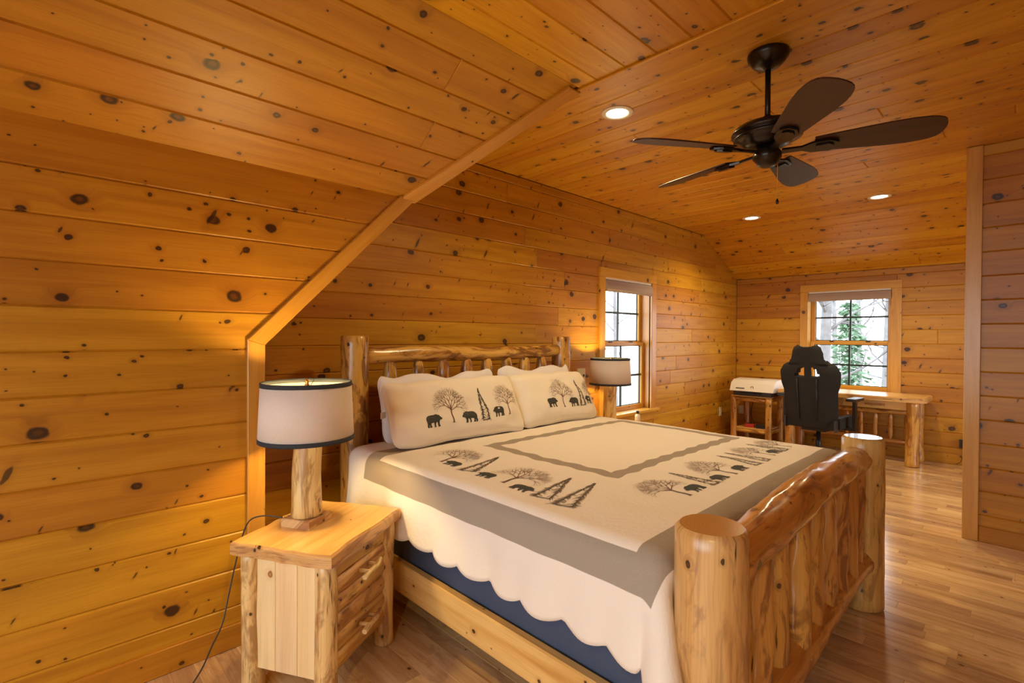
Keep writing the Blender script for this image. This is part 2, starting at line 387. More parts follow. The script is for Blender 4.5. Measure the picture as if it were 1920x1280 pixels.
        if not closed:
            if prof[0][0] > 1e-5: s.face([k+j for j in range(n)][::-1], [(0, 0)]*n, mi)
            if prof[-1][0] > 1e-5: s.face([k+(m-1)*n+j for j in range(n)], [(0, 0)]*n, mi)
        return s
    def prism(s, poly, t, frame=None, cham=0.0, mi=0, mi_side=None):
        """convex/any outline poly [(u,v)] raised from w=0 to w=t, top edge chamfered; frame = (origin,U,V,W)"""
        o, U, V, Wd = frame if frame else (Vector((0, 0, 0)), Vector((1, 0, 0)), Vector((0, 1, 0)), Vector((0, 0, 1)))
        n = len(poly)
        area = sum(poly[i][0]*poly[(i+1) % n][1]-poly[(i+1) % n][0]*poly[i][1] for i in range(n))
        if area < 0: poly = poly[::-1]
        ins = poly
        if cham:
            ins = []
            for i in range(n):
                p0, p1, p2 = Vector(poly[i-1]), Vector(poly[i]), Vector(poly[(i+1) % n])
                a = (p1-p0); b = (p2-p1)
                if a.length < 1e-6 or b.length < 1e-6: ins.append(tuple(p1)); continue
                a.normalize(); b.normalize()
                na = Vector((-a.y, a.x)); nb = Vector((-b.y, b.x)); bi = na+nb
                den = 1+na.dot(nb)
                ins.append(tuple(p1+bi*(cham/max(den, 0.3))))
        k = len(s.v)
        lay = [(poly, 0.0), (poly, t-cham), (ins, t)] if cham else [(poly, 0.0), (poly, t)]
        for pl, w in lay:
            for (a, b) in pl: s.v.append(tuple(o+U*a+V*b+Wd*w))
        per = [0.0]
        for i in range(n): per.append(per[-1]+math.hypot(poly[(i+1) % n][0]-poly[i][0], poly[(i+1) % n][1]-poly[i][1]))
        for l in range(len(lay)-1):
            for i in range(n):
                i2 = (i+1) % n
                A, B, C, D = lay[l][0][i], lay[l][0][i2], lay[l+1][0][i2], lay[l+1][0][i]
                w0, w1 = lay[l][1], lay[l+1][1]
                s.face((k+l*n+i, k+l*n+i2, k+(l+1)*n+i2, k+(l+1)*n+i), [(A[0], A[1]+w0), (B[0], B[1]+w0), (C[0], C[1]+w1), (D[0], D[1]+w1)] if mi_side is None else [(per[i], w0), (per[i+1], w0), (per[i+1], w1), (per[i], w1)], mi if mi_side is None else mi_side)
        e = len(lay)-1
        s.face([k+e*n+i for i in range(n)], list(lay[e][0]), mi)
        s.face([k+i for i in range(n)][::-1], list(poly)[::-1], mi)
        return s
    def mesh(s, name, mats):
        me = bpy.data.meshes.new(name); me.from_pydata(s.v, [], s.f)
        for m in mats: me.materials.append(m)
        ul = me.uv_layers.new(name='UVMap')
        flat = [c for uv in s.uv for c in uv]; ul.data.foreach_set('uv', flat)
        me.polygons.foreach_set('material_index', s.mi); me.polygons.foreach_set('use_smooth', s.sm)
        me.update(); return me
    def build(s, name, mats, parent=None, label=None, loc=(0, 0, 0), rz=0.0):
        if not isinstance(mats, (list, tuple)): mats = [mats]
        o = bpy.data.objects.new(name, s.mesh(name, mats)); COL.objects.link(o)
        o.location = loc; o.rotation_euler = (0, 0, rz)
        if parent is not None: o.parent = parent
        if label: o['label'] = label
        return o

def spline(pts, k=5):
    P = [Vector(p) for p in pts]; P = [P[0]*2-P[1]]+P+[P[-1]*2-P[-2]]; out = []
    for i in range(1, len(P)-2):
        a, b, c, d = P[i-1:i+3]
        for j in range(k):
            t = j/k; out.append(0.5*((2*b)+(c-a)*t+(2*a-5*b+4*c-d)*t*t+(3*b-a-3*c+d)*t**3))
    return out+[P[-2]]
def clip(poly, a, b, c):
    """keep the side a*u+b*v<=c of a convex polygon"""
    out = []
    for i in range(len(poly)):
        p, q = poly[i-1], poly[i]; dp, dq = a*p[0]+b*p[1]-c, a*q[0]+b*q[1]-c
        if (dp <= 0) != (dq <= 0):
            t = dp/(dp-dq); out.append((p[0]+(q[0]-p[0])*t, p[1]+(q[1]-p[1])*t))
        if dq <= 0: out.append(q)
    return out
def plank(parent, poly, frame, mat, t=0.014, cham=0.006, name='plank', joined=None):
    """one board: local x along the grain"""
    if len(poly) < 3: return None
    us = [p[0] for p in poly]; vs = [p[1] for p in poly]
    if max(us)-min(us) < 0.02 or max(vs)-min(vs) < 0.012: return None
    O, U, V, Wd = frame
    if joined is not None:
        joined.prism(poly, t, frame, cham); return None
    cu, cv = (max(us)+min(us))/2, (max(vs)+min(vs))/2
    loc = O+U*cu+V*cv
    mb = MB().prism([(a-cu, b-cv) for a, b in poly], t, None, cham)
    o = mb.build(name, mat, parent)
    o.matrix_local = Matrix.Translation(loc) @ Matrix((U, V, Wd)).transposed().to_4x4()
    return o
def rows(lo, hi, step, first):
    e = [lo]; k = first
    while k < hi-0.03:
        if k > lo+0.03: e.append(k)
        k += step
    e.append(hi); return list(zip(e[:-1], e[1:]))
def segs(lo, hi, rnd, lmin=2.2, lmax=3.8):
    e = [lo]; x = lo-rnd.random()*lmax*0.6
    while True:
        x += rnd.uniform(lmin, lmax)
        if x > hi-0.5: break
        if x > lo+0.5: e.append(x)
    e.append(hi); return list(zip(e[:-1], e[1:]))
X_, Y_, Z_ = Vector((1, 0, 0)), Vector((0, 1, 0)), Vector((0, 0, 1))
G0 = 0.017
T = 0.014

def structure(name, mb, mat): return tag(mb.build(name, mat), kind='structure')

# ------------------------------------------------------------------ floor
GAPX = [(XB, XE)]
fl = structure('floor', MB().box(((XB+XE)/2, (YB+YH)/2, -0.07), (XE-XB+0.4, YH-YB+0.4, 0.1), 1), M['floor'])
def project(p):
    d = Vector(p)-Vector((0, 0, CAM_H)); z = d.dot(_f2)
    if z < 0.15: return None
    return 960+F_PX*d.dot(_r3)/z, 640-F_PX*d.dot(_u3)/z, z
rf = random.Random(11); fp = []
fw = 0.083; x = XB
while x < XE-0.02:
    x1 = min(x+fw, XE)
    for y0, y1 in segs(YB, YH, rf, 0.45, 1.5):
        best = 0
        for q in ((x+x1)/2,):
            tot = 0; pr = [project(((x+x1)/2, y0+(y1-y0)*k/4, 0)) for k in range(5)]
            vis = [p for p in pr if p and 0 < p[0] < 1920 and 640 < p[1] < 1290]
            if len(vis) >= 2:
                ln = math.hypot(vis[0][0]-vis[-1][0], vis[0][1]-vis[-1][1]); best = ln*fw*F_PX/vis[0][2]
            hid = 1.35 < (x+x1)/2 < 3.1 and y0 > 0.75   # under the bed
            if hid: best *= 0.02
        fp.append((best, x, x1, y0, y1))
    x = x1
fp.sort(key=lambda a: -a[0])
rest = MB()
for i, (b_, xa, xb, ya, yb) in enumerate(fp):
    fr = (Vector((0, 0, -0.02)), Y_, -X_, Z_)
    poly = [(ya, -xb), (yb, -xb), (yb, -xa), (ya, -xa)]
    if i < 298: plank(fl, poly, fr, M['floor'], 0.02, 0.0012, 'floor_plank')
    else: plank(fl, poly, fr, M['floor'], 0.02, 0.0012, joined=rest)
tag(rest.build('floor_boards', M['floor'], fl), kind='stuff')

# ------------------------------------------------------------------ wall beside the camera: low wall, slope, ceilings
rw = random.Random(3)
DX0, DZ0, DX1, DZ1 = 0.765, 1.365, 2.115, 2.73     # alcove opening: 45 degree edge from low post up to the ceiling
KZ = 2.18                                          # top of the vertical wall, where the slope starts
def dx(z): return DX0+(DX1-DX0)*(z-DZ0)/(DZ1-DZ0)
w = MB()
w.prism([(XB, 0), (DX0, 0), (DX0, DZ0), (dx(KZ), KZ), (XB, KZ)], 0.02, (Vector((0, YK+T+0.02, 0)), X_, Z_, -Y_))
wl = structure('wall_left', w, M['pine'])
for z0, z1 in rows(0.0, KZ, ROW, G0+ROW):
    if z1 == KZ: z1 = KZ+0.012
    for xa, xb in segs(XB, 2.2, rw, 9, 10):
        poly = [(xa, z0), (xb, z0), (xb, z1), (xa, z1)]
        if z1 <= DZ0+0.02: poly = clip(poly, 1, 0, DX0)
        else:
            k = (DX1-DX0)/(DZ1-DZ0); poly = clip(poly, 1, -k, DX0-k*DZ0)
        plank(wl, poly, (Vector((0, YK+T, 0)), X_, Z_, -Y_), M['pine'])
# slope over the low wall
SY, SL = 1.70, math.hypot(YK-1.70, CZ-KZ)
sv = Vector((0, 1.70-YK, CZ-KZ)).normalized(); sn = X_.cross(sv)
if sn.z > 0: sn = -sn
so = Vector((0, YK, KZ))-sn*T
frame_s = (so, X_, sv, sn)
w = MB(); xk, xt = dx(KZ), DX1
w.prism([(XB, 0), (xk, 0), (xt, SL), (XB, SL)], 0.02, (so-sn*0.02, X_, sv, sn))
ws = structure('ceiling_slope_left', w, M['pine'])
for v0, v1 in rows(-0.012, SL+0.008, ROW, ROW*0.97):
    for xa, xb in segs(XB, 2.3, rw, 9, 10):
        k = (xt-xk)/SL
        plank(ws, clip([(xa, v0), (xb, v0), (xb, v1), (xa, v1)], 1, -k, xk), frame_s, M['pine'])
# flat ceiling, boards along x up to the seam
XS = 2.165
w = MB().box(((XB+XS)/2, (YB+SY)/2, CZ+T+0.02), (XS-XB, SY-YB, 0.04), 0)
w.box(((XS+6.36)/2, (YB+YH)/2, CZ+T+0.02), (6.36-XS, YH-YB, 0.04), 1)
ce = structure('ceiling', w, M['pine_ceiling'])
for y0, y1 in rows(-SY, -YB, 0.172, -1.575):
    for xa, xb in segs(XB, XS, rw, 9, 10):
        plank(ce, [(xa, y0), (xb, y0), (xb, y1), (xa, y1)], (Vector((0, 0, CZ+T)), X_, -Y_, -Z_), M['pine_ceiling'])
for x0, x1 in rows(XS, 6.34, 0.168, 2.204):
    if x1-x0 < 0.05 and x0 == XS: x0 = XS
    for ya, yb in segs(YB, YH, rw, 2.6, 4.6):
        plank(ce, [(ya, x0), (yb, x0), (yb, x1), (ya, x1)], (Vector((0, 0, CZ+T)), Y_, X_, -Z_), M['pine_ceiling'])
# slope down to the far wall
EZ = 2.235
EL = math.hypot(XE-6.34, CZ-EZ); ev = Vector((XE-6.34, 0, EZ-CZ)).normalized(); en = Y_.cross(ev)
if en.z > 0: en = -en
eo = Vector((6.34, 0, CZ))-en*T
w = MB().prism([(YB, 0), (YH, 0), (YH, EL), (YB, EL)], 0.02, (eo-en*0.02, Y_, ev, en))
we = structure('ceiling_slope_right', w, M['pine_ceiling'])
for v0, v1 in rows(0.0, EL, ROW, ROW):
    for ya, yb in segs(YB, YH, rw, 2.6, 4.6):
        plank(we, [(ya, v0), (yb, v0), (yb, v1), (ya, v1)], (eo, Y_, ev, en), M['pine_ceiling'])

# ------------------------------------------------------------------ walls with openings
def wall_with_hole(mb, frame, u0, u1, v0, v1, hole, t):
    a, b, c, d = hole
    for p in ([(u0, v0), (a, v0), (a, v1), (u0, v1)], [(b, v0), (u1, v0), (u1, v1), (b, v1)], [(a, v0), (b, v0), (b, c), (a, c)], [(a, d), (b, d), (b, v1), (a, v1)]):
        mb.prism(p, t, frame)
def wall_planks(parent, frame, u0, u1, v0, v1, hole, clipf=None, lmin=2.2, lmax=3.8, mat=None):
    for z0, z1 in rows(v0, v1, ROW, G0+ROW):
        for xa, xb in segs(u0, u1, rw, lmin, lmax):
            parts = [(xa, xb, z0, z1)]
            if hole:
                a, b, c, d = hole
                if z1 > c and z0 < d and xb > a and xa < b:
                    parts = []
                    if xa < a: parts.append((xa, a, z0, z1))
                    if xb > b: parts.append((b, xb, z0, z1))
                    m0, m1 = max(xa, a), min(xb, b)
                    if z0 < c: parts.append((m0, m1, z0, c))
                    if z1 > d: parts.append((m0, m1, d, z1))
            for pa, pb, pc, pd in parts:
                poly = [(pa, pc), (pb, pc), (pb, pd), (pa, pd)]
                if clipf: poly = clipf(poly)
                plank(parent, poly, frame, mat or M['pine'])
H1 = (4.12, 5.10, 0.56, 2.05)   # window opening, headboard wall (x)
H2 = (1.11, 2.09, 0.72, 2.05)   # window opening, far wall (y)
fr_b = (Vector((0, YH+T, 0)), X_, Z_, -Y_)
w = MB(); wall_with_hole(w, (Vector((0, YH+T+0.14, 0)), X_, Z_, -Y_), XB-0.2, XE+0.2, 0, CZ+0.1, H1, 0.14)
wb = structure('wall_back', w, M['pine'])
kk = (DX1-DX0)/(DZ1-DZ0)
wall_planks(wb, fr_b, DX0-0.02, XE, 0, CZ, H1, lambda p: clip(p, -1, kk, -(DX0-kk*DZ0)+0.03))
fr_e = (Vector((XE+T, 0, 0)), -Y_, Z_, -X_)
w = MB(); wall_with_hole(w, (Vector((XE+T+0.14, 0, 0)), -Y_, Z_, -X_), -YH-0.2, -YB+0.1, 0, CZ+0.1, (-H2[1], -H2[0], H2[2], H2[3]), 0.14)
wr = structure('wall_right', w, M['pine'])
wall_planks(wr, fr_e, -YH, -YB, 0, EZ, (-H2[1], -H2[0], H2[2], H2[3]))
fr_p = (Vector((XP+T, 0, 0)), -Y_, Z_, -X_)
w = MB().box((XP+T+0.05, (YP+YB)/2, CZ/2), (0.10, YP-YB, CZ), 1)
wp = structure('wall_partition', w, M['pine'])
wall_planks(wp, fr_p, -YP, -YB, 0, CZ, None, None, 3.2, 4.6)
# alcove cheek and its 45 degree soffit, hidden from the photograph's side
w = MB().box((DX0-0.01, (YK+YH)/2+0.02, DZ0/2), (0.02, YH-YK, DZ0), 1)
structure('wall_alcove', w, M['pine'])
sl = math.hypot(DX1-DX0, DZ1-DZ0); av = Vector((DX1-DX0, 0, DZ1-DZ0)).normalized(); an = av.cross(Y_)
if an.z > 0: an = -an
w = MB()
# soffit starts at the wall plane below, follows the slope above
k0 = sl*(KZ-DZ0)/(DZ1-DZ0)
w.prism([(0, YK+0.03), (k0, YK+0.03), (sl, SY+0.03), (sl, YH+0.02), (0, YH+0.02)], 0.015, (Vector((DX0, 0, DZ0))-an*0.015, av, Y_, an))
structure('ceiling_alcove', w, M['pine'])
structure('light_leak_shell', MB().box(((XB+XE)/2, (YB+YH)/2, CZ+0.13), (XE-XB+0.8, YH-YB+0.8, 0.06), 0), M['pine'])  # flat outer shell added overhead, out of view, to stop daylight leaking through creases
# walls behind the camera, with their windows
w = MB()
wall_with_hole(w, (Vector((0, YB-0.12, 0)), X_, Z_, Y_), XB-0.1, XE+0.2, 0, CZ+0.1, NOOK_WIN, 0.12)
structure('wall_front', w, M['pine'])
w = MB(); wall_with_hole(w, (Vector((XB-0.12, 0, 0)), Y_, Z_, X_), YB, YH+0.2, 0, CZ+0.1, SIDE_WIN, 0.12)
structure('wall_side', w, M['pine'])

# ------------------------------------------------------------------ trims and baseboards
def board(parent, p0, p1, width, normal, t=0.018, mat='trim', name='trim_board', side=0.0, ext=0.0, cham=0.003):
    p0, p1 = Vector(p0), Vector(p1); U = (p1-p0); L = U.length; U.normalize(); n = Vector(normal).normalized(); V = n.cross(U)
    mb = MB().prism([(-ext, side-width/2), (L+ext, side-width/2), (L+ext, side+width/2), (-ext, side+width/2)], t, None, cham)
    o = mb.build(name, M[mat], parent)
    o.matrix_local = Matrix.Translation(p0) @ Matrix((U, V, n)).transposed().to_4x4(); return o
t1 = tag(empty('trim_1'), kind='structure')
# one board around the alcove edge: post, diagonal, upper diagonal (mitred outlines)
def flatboard(parent, pts, frame, t, mat='trim', name='trim_board', cham=0.003):
    O, U, V, Wd = frame
    mb = MB().prism(pts, t, None, cham); o = mb.build(name, M[mat], parent)
    o.matrix_local = Matrix.Translation(O) @ Matrix((U, V, Wd)).transposed().to_4x4(); return o
TW = 0.075
def wall_poly_board(parent, uv_pts, O, A, B, n, along, t=0.018):
    """outline given in (A,B) axes; local x is laid along the direction 'along' so the grain follows it"""
    n = Vector(n); al = Vector(along).normalized(); cr = n.cross(al)
    pts3 = [A*a+B*b for a, b in uv_pts]
    return flatboard(parent, [(p.dot(al), p.dot(cr)) for p in pts3], (Vector(O), al, cr, n), t)
e_ = DX0+0.028
wall_poly_board(t1, [(e_-TW, 0), (e_, 0), (e_, DZ0-0.01), (e_-TW, DZ0+0.015)], (0, YK, 0), X_, Z_, -Y_, Z_)
wall_poly_board(t1, [(e_, DZ0-0.01), (dx(KZ)+0.04, KZ+0.005), (dx(KZ)-0.06, KZ+0.005), (e_-TW, DZ0+0.015)], (0, YK, 0), X_, Z_, -Y_, Vector((dx(KZ)-DX0, 0, KZ-DZ0)))
wall_poly_board(t1, [(xk+0.04, -0.01), (xt+0.035, SL-0.01), (xt-0.055, SL-0.01), (xk-0.06, -0.01)], (0, YK, KZ), X_, sv, sn, (X_*(xt-xk)+sv*SL))
t2 = structure('trim_2', MB().box((XS, (YB+SY+0.03)/2, CZ-0.006), (0.075, SY+0.03-YB, 0.016), 1, 0.004), M['pine_ceiling'])
t3 = tag(empty('trim_3'), kind='structure')
board(t3, (XP, YP-0.02, 0), (XP, YP-0.02, CZ-0.002), 0.085, -X_, 0.018)
board(t3, (XP+0.06, YP, 0), (XP+0.06, YP, CZ-0.002), 0.15, Y_, 0.018)
def baseboard(name, p0, p1, n, h=0.108):
    o = board(None, Vector(p0)+Z_*h/2, Vector(p1)+Z_*h/2, h, n, 0.016, 'pine', name, cham=0.004); return tag(o, kind='structure')
baseboard('baseboard_left', (XB, YK, 0), (DX0-0.05, YK, 0), -Y_)
baseboard('baseboard_back', (DX0, YH, 0), (XE, YH, 0), -Y_)
baseboard('baseboard_right', (XE, YB, 0), (XE, YH, 0), -X_)
baseboard('baseboard_partition', (XP, YB, 0), (XP, YP-0.065, 0), -X_)

# ------------------------------------------------------------------ windows
def window(name, O, A, n, w0, w1, z0, z1, rail, cols, deep=0.11, stool=True):
    """O wall origin, A horizontal axis, n into the room; opening w0..w1 x z0..z1"""
    root = tag(empty(name), kind='structure'); n = Vector(n); A = Vector(A)
    def bx(nm, a0, a1, c0, c1, d0, d1, mat, parent=root, bev=0.003):
        size = (a1-a0, d1-d0, c1-c0); ax = 0 if size[0] >= size[2] else 2
        mb = MB().box((0, 0, 0), size, ax, bev); ob = mb.build(nm, M[mat], parent)
        R = Matrix((A, -n, Z_)).transposed()
        ob.matrix_local = Matrix.Translation(O+A*(a0+a1)/2+Z_*(c0+c1)/2-n*(d0+d1)/2) @ R.to_4x4(); return ob
    cw = 0.095
    # casing (proud of the wall), jambs (reveal), stool and apron
    bx('casing_side', w0-cw, w0, z0-(0 if stool else cw), z1, -0.02, 0.02, 'trim'); bx('casing_side', w1, w1+cw, z0-(0 if stool else cw), z1, -0.02, 0.02, 'trim')
    bx('casing_head', w0-cw, w1+cw, z1, z1+cw, -0.022, 0.02, 'trim')
    bx('stool', w0-cw-0.02, w1+cw+0.02, z0-0.03, z0, -0.06, deep, 'trim'); bx('apron', w0-cw, w1+cw, z0-0.125, z0-0.03, -0.018, 0.02, 'trim')
    bx('jamb', w0-0.02, w0, z0, z1, 0.0, deep+0.05, 'trim'); bx('jamb', w1, w1+0.02, z0, z1, 0.0, deep+0.05, 'trim'); bx('jamb_head', w0-0.02, w1+0.02, z1, z1+0.02, 0.0, deep+0.05, 'trim')
    st = 0.05
    for nm, c0, c1, d in (('upper_sash', rail, z1, deep+0.01), ('lower_sash', z0, rail+0.035, deep-0.03)):
        s = empty(nm); s.parent = root
        bx('stile', w0, w0+st, c0, c1, d, d+0.035, 'trim', s); bx('stile', w1-st, w1, c0, c1, d, d+0.035, 'trim', s)
        bx('rail', w0+st, w1-st, c0, c0+0.05, d, d+0.035, 'trim', s); bx('rail', w0+st, w1-st, c1-0.035, c1, d, d+0.035, 'trim', s)
        g0, g1, h0, h1 = w0+st, w1-st, c0+0.05, c1-0.035
        gd = d+0.018
        m = 0.011
        # dark outer frame edge
        for (p, q, r_, t_) in ((g0, g0+0.008, h0, h1), (g1-0.008, g1, h0, h1), (g0, g1, h0, h0+0.008), (g0, g1, h1-0.008, h1)):
            bx('glazing_bead', p, q, r_, t_, gd+0.004, gd+0.016, 'sash_dark', s, 0.0)
        xs = [g0+(g1-g0)*i/cols for i in range(cols+1)]; zs = [h0, (h0+h1)/2, h1]
        for xm in xs[1:-1]: bx('muntin', xm-m, xm+m, h0, h1, gd-0.008, gd+0.010, 'sash_dark', s, 0.002)
        bx('muntin', g0, g1, zs[1]-m, zs[1]+m, gd-0.0075, gd+0.0095, 'sash_dark', s, 0.002)
        for i in range(cols):
            for j in range(2):
                bx('pane', xs[i]+0.004, xs[i+1]-0.004, zs[j]+0.004, zs[j+1]-0.004, gd-0.0015, gd+0.0015, 'glass', s, 0.0)
        if nm == 'lower_sash':
            for fx in (0.28, 0.72):
                bx('sash_lock', w0+(w1-w0)*fx-0.025, w0+(w1-w0)*fx+0.025, c1, c1+0.014, d+0.003, d+0.03, 'bronze', s, 0.003)
    return root
window('window_1', Vector((0, YH, 0)), X_, -Y_, 4.17, 5.055, 0.60, 2.0, 1.305, 2)
window('window_2', Vector((XE, 0, 0)), -Y_, -X_, -2.045, -1.155, 0.75, 2.0, 1.315, 2)
def blind(O, A, n, w0, w1, zt, h, label):
    n = Vector(n); A = Vector(A)
    r = empty('roman_blind', O+A*(w0+w1)/2+Z_*zt, 0, label, 'blind')
    L = w1-w0
    prof = [(0.0, 0.0), (0.035, -0.005), (0.052, -h*0.5), (0.058, -h*0.82), (0.05, -h), (0.03, -h+0.004), (0.0, -h+0.02)]
    def sweep(prof, a0, a1, nm, mat, off=0.0):
        mb = MB(); m = len(prof)
        P = lambda a, p: A*a+n*(p[0]+off)+Z_*p[1]
        for i in range(m):
            p, q = prof[i], prof[(i+1) % m]
            mb.poly([P(a0, p), P(a1, p), P(a1, q), P(a0, q)], [(a0, p[1]), (a1, p[1]), (a1, q[1]), (a0, q[1])])
        mb.poly([P(a0, p) for p in prof], [(0, 0)]*m); mb.poly([P(a1, p) for p in prof][::-1], [(0, 0)]*m)
        return mb.build(nm, M[mat], r)
    sweep(prof, -L/2, L/2, 'folded_fabric', 'blind', -0.02)
    sweep([(0.0, 0.0), (0.03, 0.0), (0.03, 0.02), (0.0, 0.02)], -L/2, L/2, 'head_rail', 'white_pl', -0.02)
    sweep([(0.028, -h-0.006), (0.046, -h-0.006), (0.046, -h+0.004), (0.028, -h+0.004)], -L/2, L/2, 'bottom_rail', 'blind', -0.02)
    return r
blind(Vector((0, YH, 0)), X_, -Y_, 4.175, 5.05, 1.98, 0.115, 'rolled-up taupe fabric blind at the window beside the bed')
blind(Vector((XE, 0, 0)), -Y_, -X_, -2.04, -1.16, 1.98, 0.10, 'rolled-up taupe fabric blind at the window over the desk')

# ------------------------------------------------------------------ outside
structure('ground', MB().box((12, 8, -3.2), (90, 90, 0.2), 0), M['soil'])
ro = random.Random(5)
def tree(loc, h, r, label, seed, nb=22):
    rr = random.Random(seed)
    t = empty('bare_tree', loc, 0, label, 'tree', 'bare trees outside the windows')
    ph = rr.random()*6
    pts = [(0.25*math.sin(ph+k*0.6)*k/10, 0.2*math.cos(ph+k*0.5)*k/10, h*k/10) for k in range(11)]
    MB().tube(pts, [r*(1-0.075*k) for k in range(11)], 10, bump=0.08, seed=seed).build('trunk', M['bark'], t)
    mb = MB()
    for i in range(nb):
        f = rr.uniform(0.25, 0.98); k = f*10; i0 = int(k); p = Vector(pts[i0]).lerp(Vector(pts[min(i0+1, 10)]), k-i0)
        a = rr.random()*2*PI; L = rr.uniform(1.0, 2.6)*(1.15-f*0.5); d = Vector((math.cos(a), math.sin(a), rr.uniform(0.3, 1.0))).normalized()
        q = [p]; rad = [r*0.28]
        for s_ in range(5):
            d = (d+Vector((rr.uniform(-.35, .35), rr.uniform(-.35, .35), rr.uniform(-.15, .35)))).normalized(); q.append(q[-1]+d*L/5); rad.append(r*0.28*(1-(s_+1)/5.6))
        mb.tube(q, rad, 5)
        for s_ in range(6):
            j = rr.randrange(1, 5); dd = (d+Vector((rr.uniform(-1, 1), rr.uniform(-1, 1), rr.uniform(-.5, 1)))).normalized()
            mb.tube([q[j], q[j]+dd*L*0.22, q[j]+dd*L*0.4+Vector((0, 0, rr.uniform(-.1, .15)))], [r*0.11, r*0.07, r*0.03], 4)
    mb.build('branches', M['bark'], t)['kind'] = 'stuff'
    return t
def conifer(loc, h, R, label, seed, mat='needles'):
    rr = random.Random(seed)
    t = empty('conifer', loc, 0, label, 'tree')
    MB().tube([(0, 0, 0), (0, 0, h*0.5), (0, 0, h)], [h*0.018, h*0.011, 0.01], 7).build('trunk', M['bark'], t)
    mb = MB()
    lv = 34
    for l in range(lv):
        f = l/lv; z = h*(0.06+0.93*f); br = R*(1-f)**0.85*rr.uniform(0.8, 1.1)+0.05
        for b in range(9):
            a = rr.random()*2*PI
            for s_ in range(9):
                q = (s_+rr.random())/9; c = Vector((math.cos(a)*br*q, math.sin(a)*br*q, z-0.32*br*q+rr.uniform(-.06, .06)))
                c += Vector((rr.uniform(-.13, .13), rr.uniform(-.13, .13), 0))
                d = Vector((math.cos(a)+rr.uniform(-.8, .8), math.sin(a)+rr.uniform(-.8, .8), rr.uniform(-.7, .3))).normalized()
                sd = d.cross(Vector((rr.uniform(-1, 1), rr.uniform(-1, 1), rr.uniform(-1, 1)))).normalized()
                L = rr.uniform(0.12, 0.24)
                mb.poly([c-d*L*.5, c+sd*0.035, c+d*L*.5, c-sd*0.035], [(0, 0)]*4)
    o = mb.build('foliage', M[mat], t); o['kind'] = 'stuff'
    return t
tree((13.0, 3.26, -3.1), 13, 0.15, 'thick grey bare trunk at the left of the window over the desk', 31, 26)
tree((18.5, 3.05, -3.1), 13, 0.09, 'slim bare tree at the right of the window over the desk', 32, 30)
tree((24.0, 4.75, -3.1), 14, 0.12, 'thin bare tree seen past the conifer, outside the desk window', 33, 30)
tree((30.0, 7.0, -3.1), 14, 0.14, 'far bare tree left of the thick trunk outside the desk window', 35, 26)
tree((14.0, 9.5, -3.1), 13, 0.08, 'slender bare tree outside the window beside the bed', 34, 30)
conifer((14.6, 3.10, -3.1), 5.5, 1.05, 'green conifer standing outside the window over the desk', 41)
conifer((12.0, 2.22, -3.1), 3.55, 0.75, 'low leafy evergreen in front of the conifer outside the desk window', 42, 'leaf')

# ------------------------------------------------------------------ log pieces
def log(parent, name, p0, p1, r0, r1=None, mat='log', n=18, bump=0.06, seed=0.0, bow=0.0, step=0.05, chamfer=0.008, taper=None, bows=1.0, boz=0.0):
    p0, p1 = Vector(p0), Vector(p1); r1 = r0 if r1 is None else r1
    L = (p1-p0).length; m = max(4, int(L/step)); d = (p1-p0).normalized()
    side = d.cross(Z_) if abs(d.z) < 0.9 else X_
    side.normalize(); up = side.cross(d)
    pts, rad = [], []
    for i in range(m+1):
        f = i/m
        off = side*bow*math.sin(f*PI*bows+seed)+up*(bow*0.7*math.sin(f*PI*1.7+seed*2.3)+boz*math.sin(f*PI))
        if i in (0, m): off = off*0.6
        pts.append(p0+(p1-p0)*f+off); r = r0+(r1-r0)*f
        if taper: r *= min(1.0, 0.45+0.55*min(f, 1-f)/taper)
        rad.append(r)
    mb = MB().tube(pts, rad, n, True, bump, seed, 0, 1, chamfer)
    return mb.build(name, [M[mat], M['end']], parent)

# ------------------------------------------------------------------ log bed
bed = empty('log_bed', (2.25, 1.63, 0), 0, 'king-size peeled log bed with log headboard and footboard', 'bed')
B0 = Vector((2.25, 1.63, 0))
def bl(name, p0, p1, *a, **k): return log(bed, name, Vector(p0)-B0, Vector(p1)-B0, *a, **k)
HX0, HX1, HY = 1.375, 3.225, 2.74
FX0, FX1, FY = 1.352, 3.15, 0.605
bl('headboard_post', (HX0, HY, 0), (HX0, HY, 1.40), 0.082, 0.078, mat='log_fig', seed=1.0, bump=0.05, n=22)
bl('headboard_post', (HX1, HY, 0), (HX1, HY, 1.40), 0.082, 0.078, mat='log_fig', seed=2.3, bump=0.05, n=22)
bl('headboard_rail', (HX0+0.06, HY, 1.275), (HX1-0.06, HY, 1.285), 0.052, 0.050, mat='log_fig', seed=3.1, bump=0.14, bow=0.012)
bl('headboard_rail', (HX0+0.06, HY, 0.70), (HX1-0.06, HY, 0.70), 0.055, 0.052, seed=4.1, bump=0.08)
for i, x in enumerate((1.607, 1.812, 2.012, 2.212, 2.396, 2.597, 2.786, 2.981)):
    bl('headboard_spindle', (x, HY, 0.70), (x, HY, 1.265), 0.046, 0.044, mat='log_fig', seed=5.0+i*1.37, bump=0.10, n=14, taper=0.13, chamfer=0.004)
bl('footboard_post', (FX0, FY, 0), (FX0, FY, 0.885), 0.100, 0.096, mat='log_post', seed=11.0, bump=0.025, n=28, chamfer=0.012)
bl('footboard_post', (FX1, FY, 0), (FX1, FY, 0.885), 0.100, 0.096, mat='log_post', seed=12.4, bump=0.025, n=28, chamfer=0.012)
bl('footboard_rail', (FX0+0.06, FY, 0.775), (FX1-0.06, FY, 0.785), 0.070, 0.066, seed=13.2, bump=0.13, bow=0.022, n=22, step=0.035, boz=0.022)
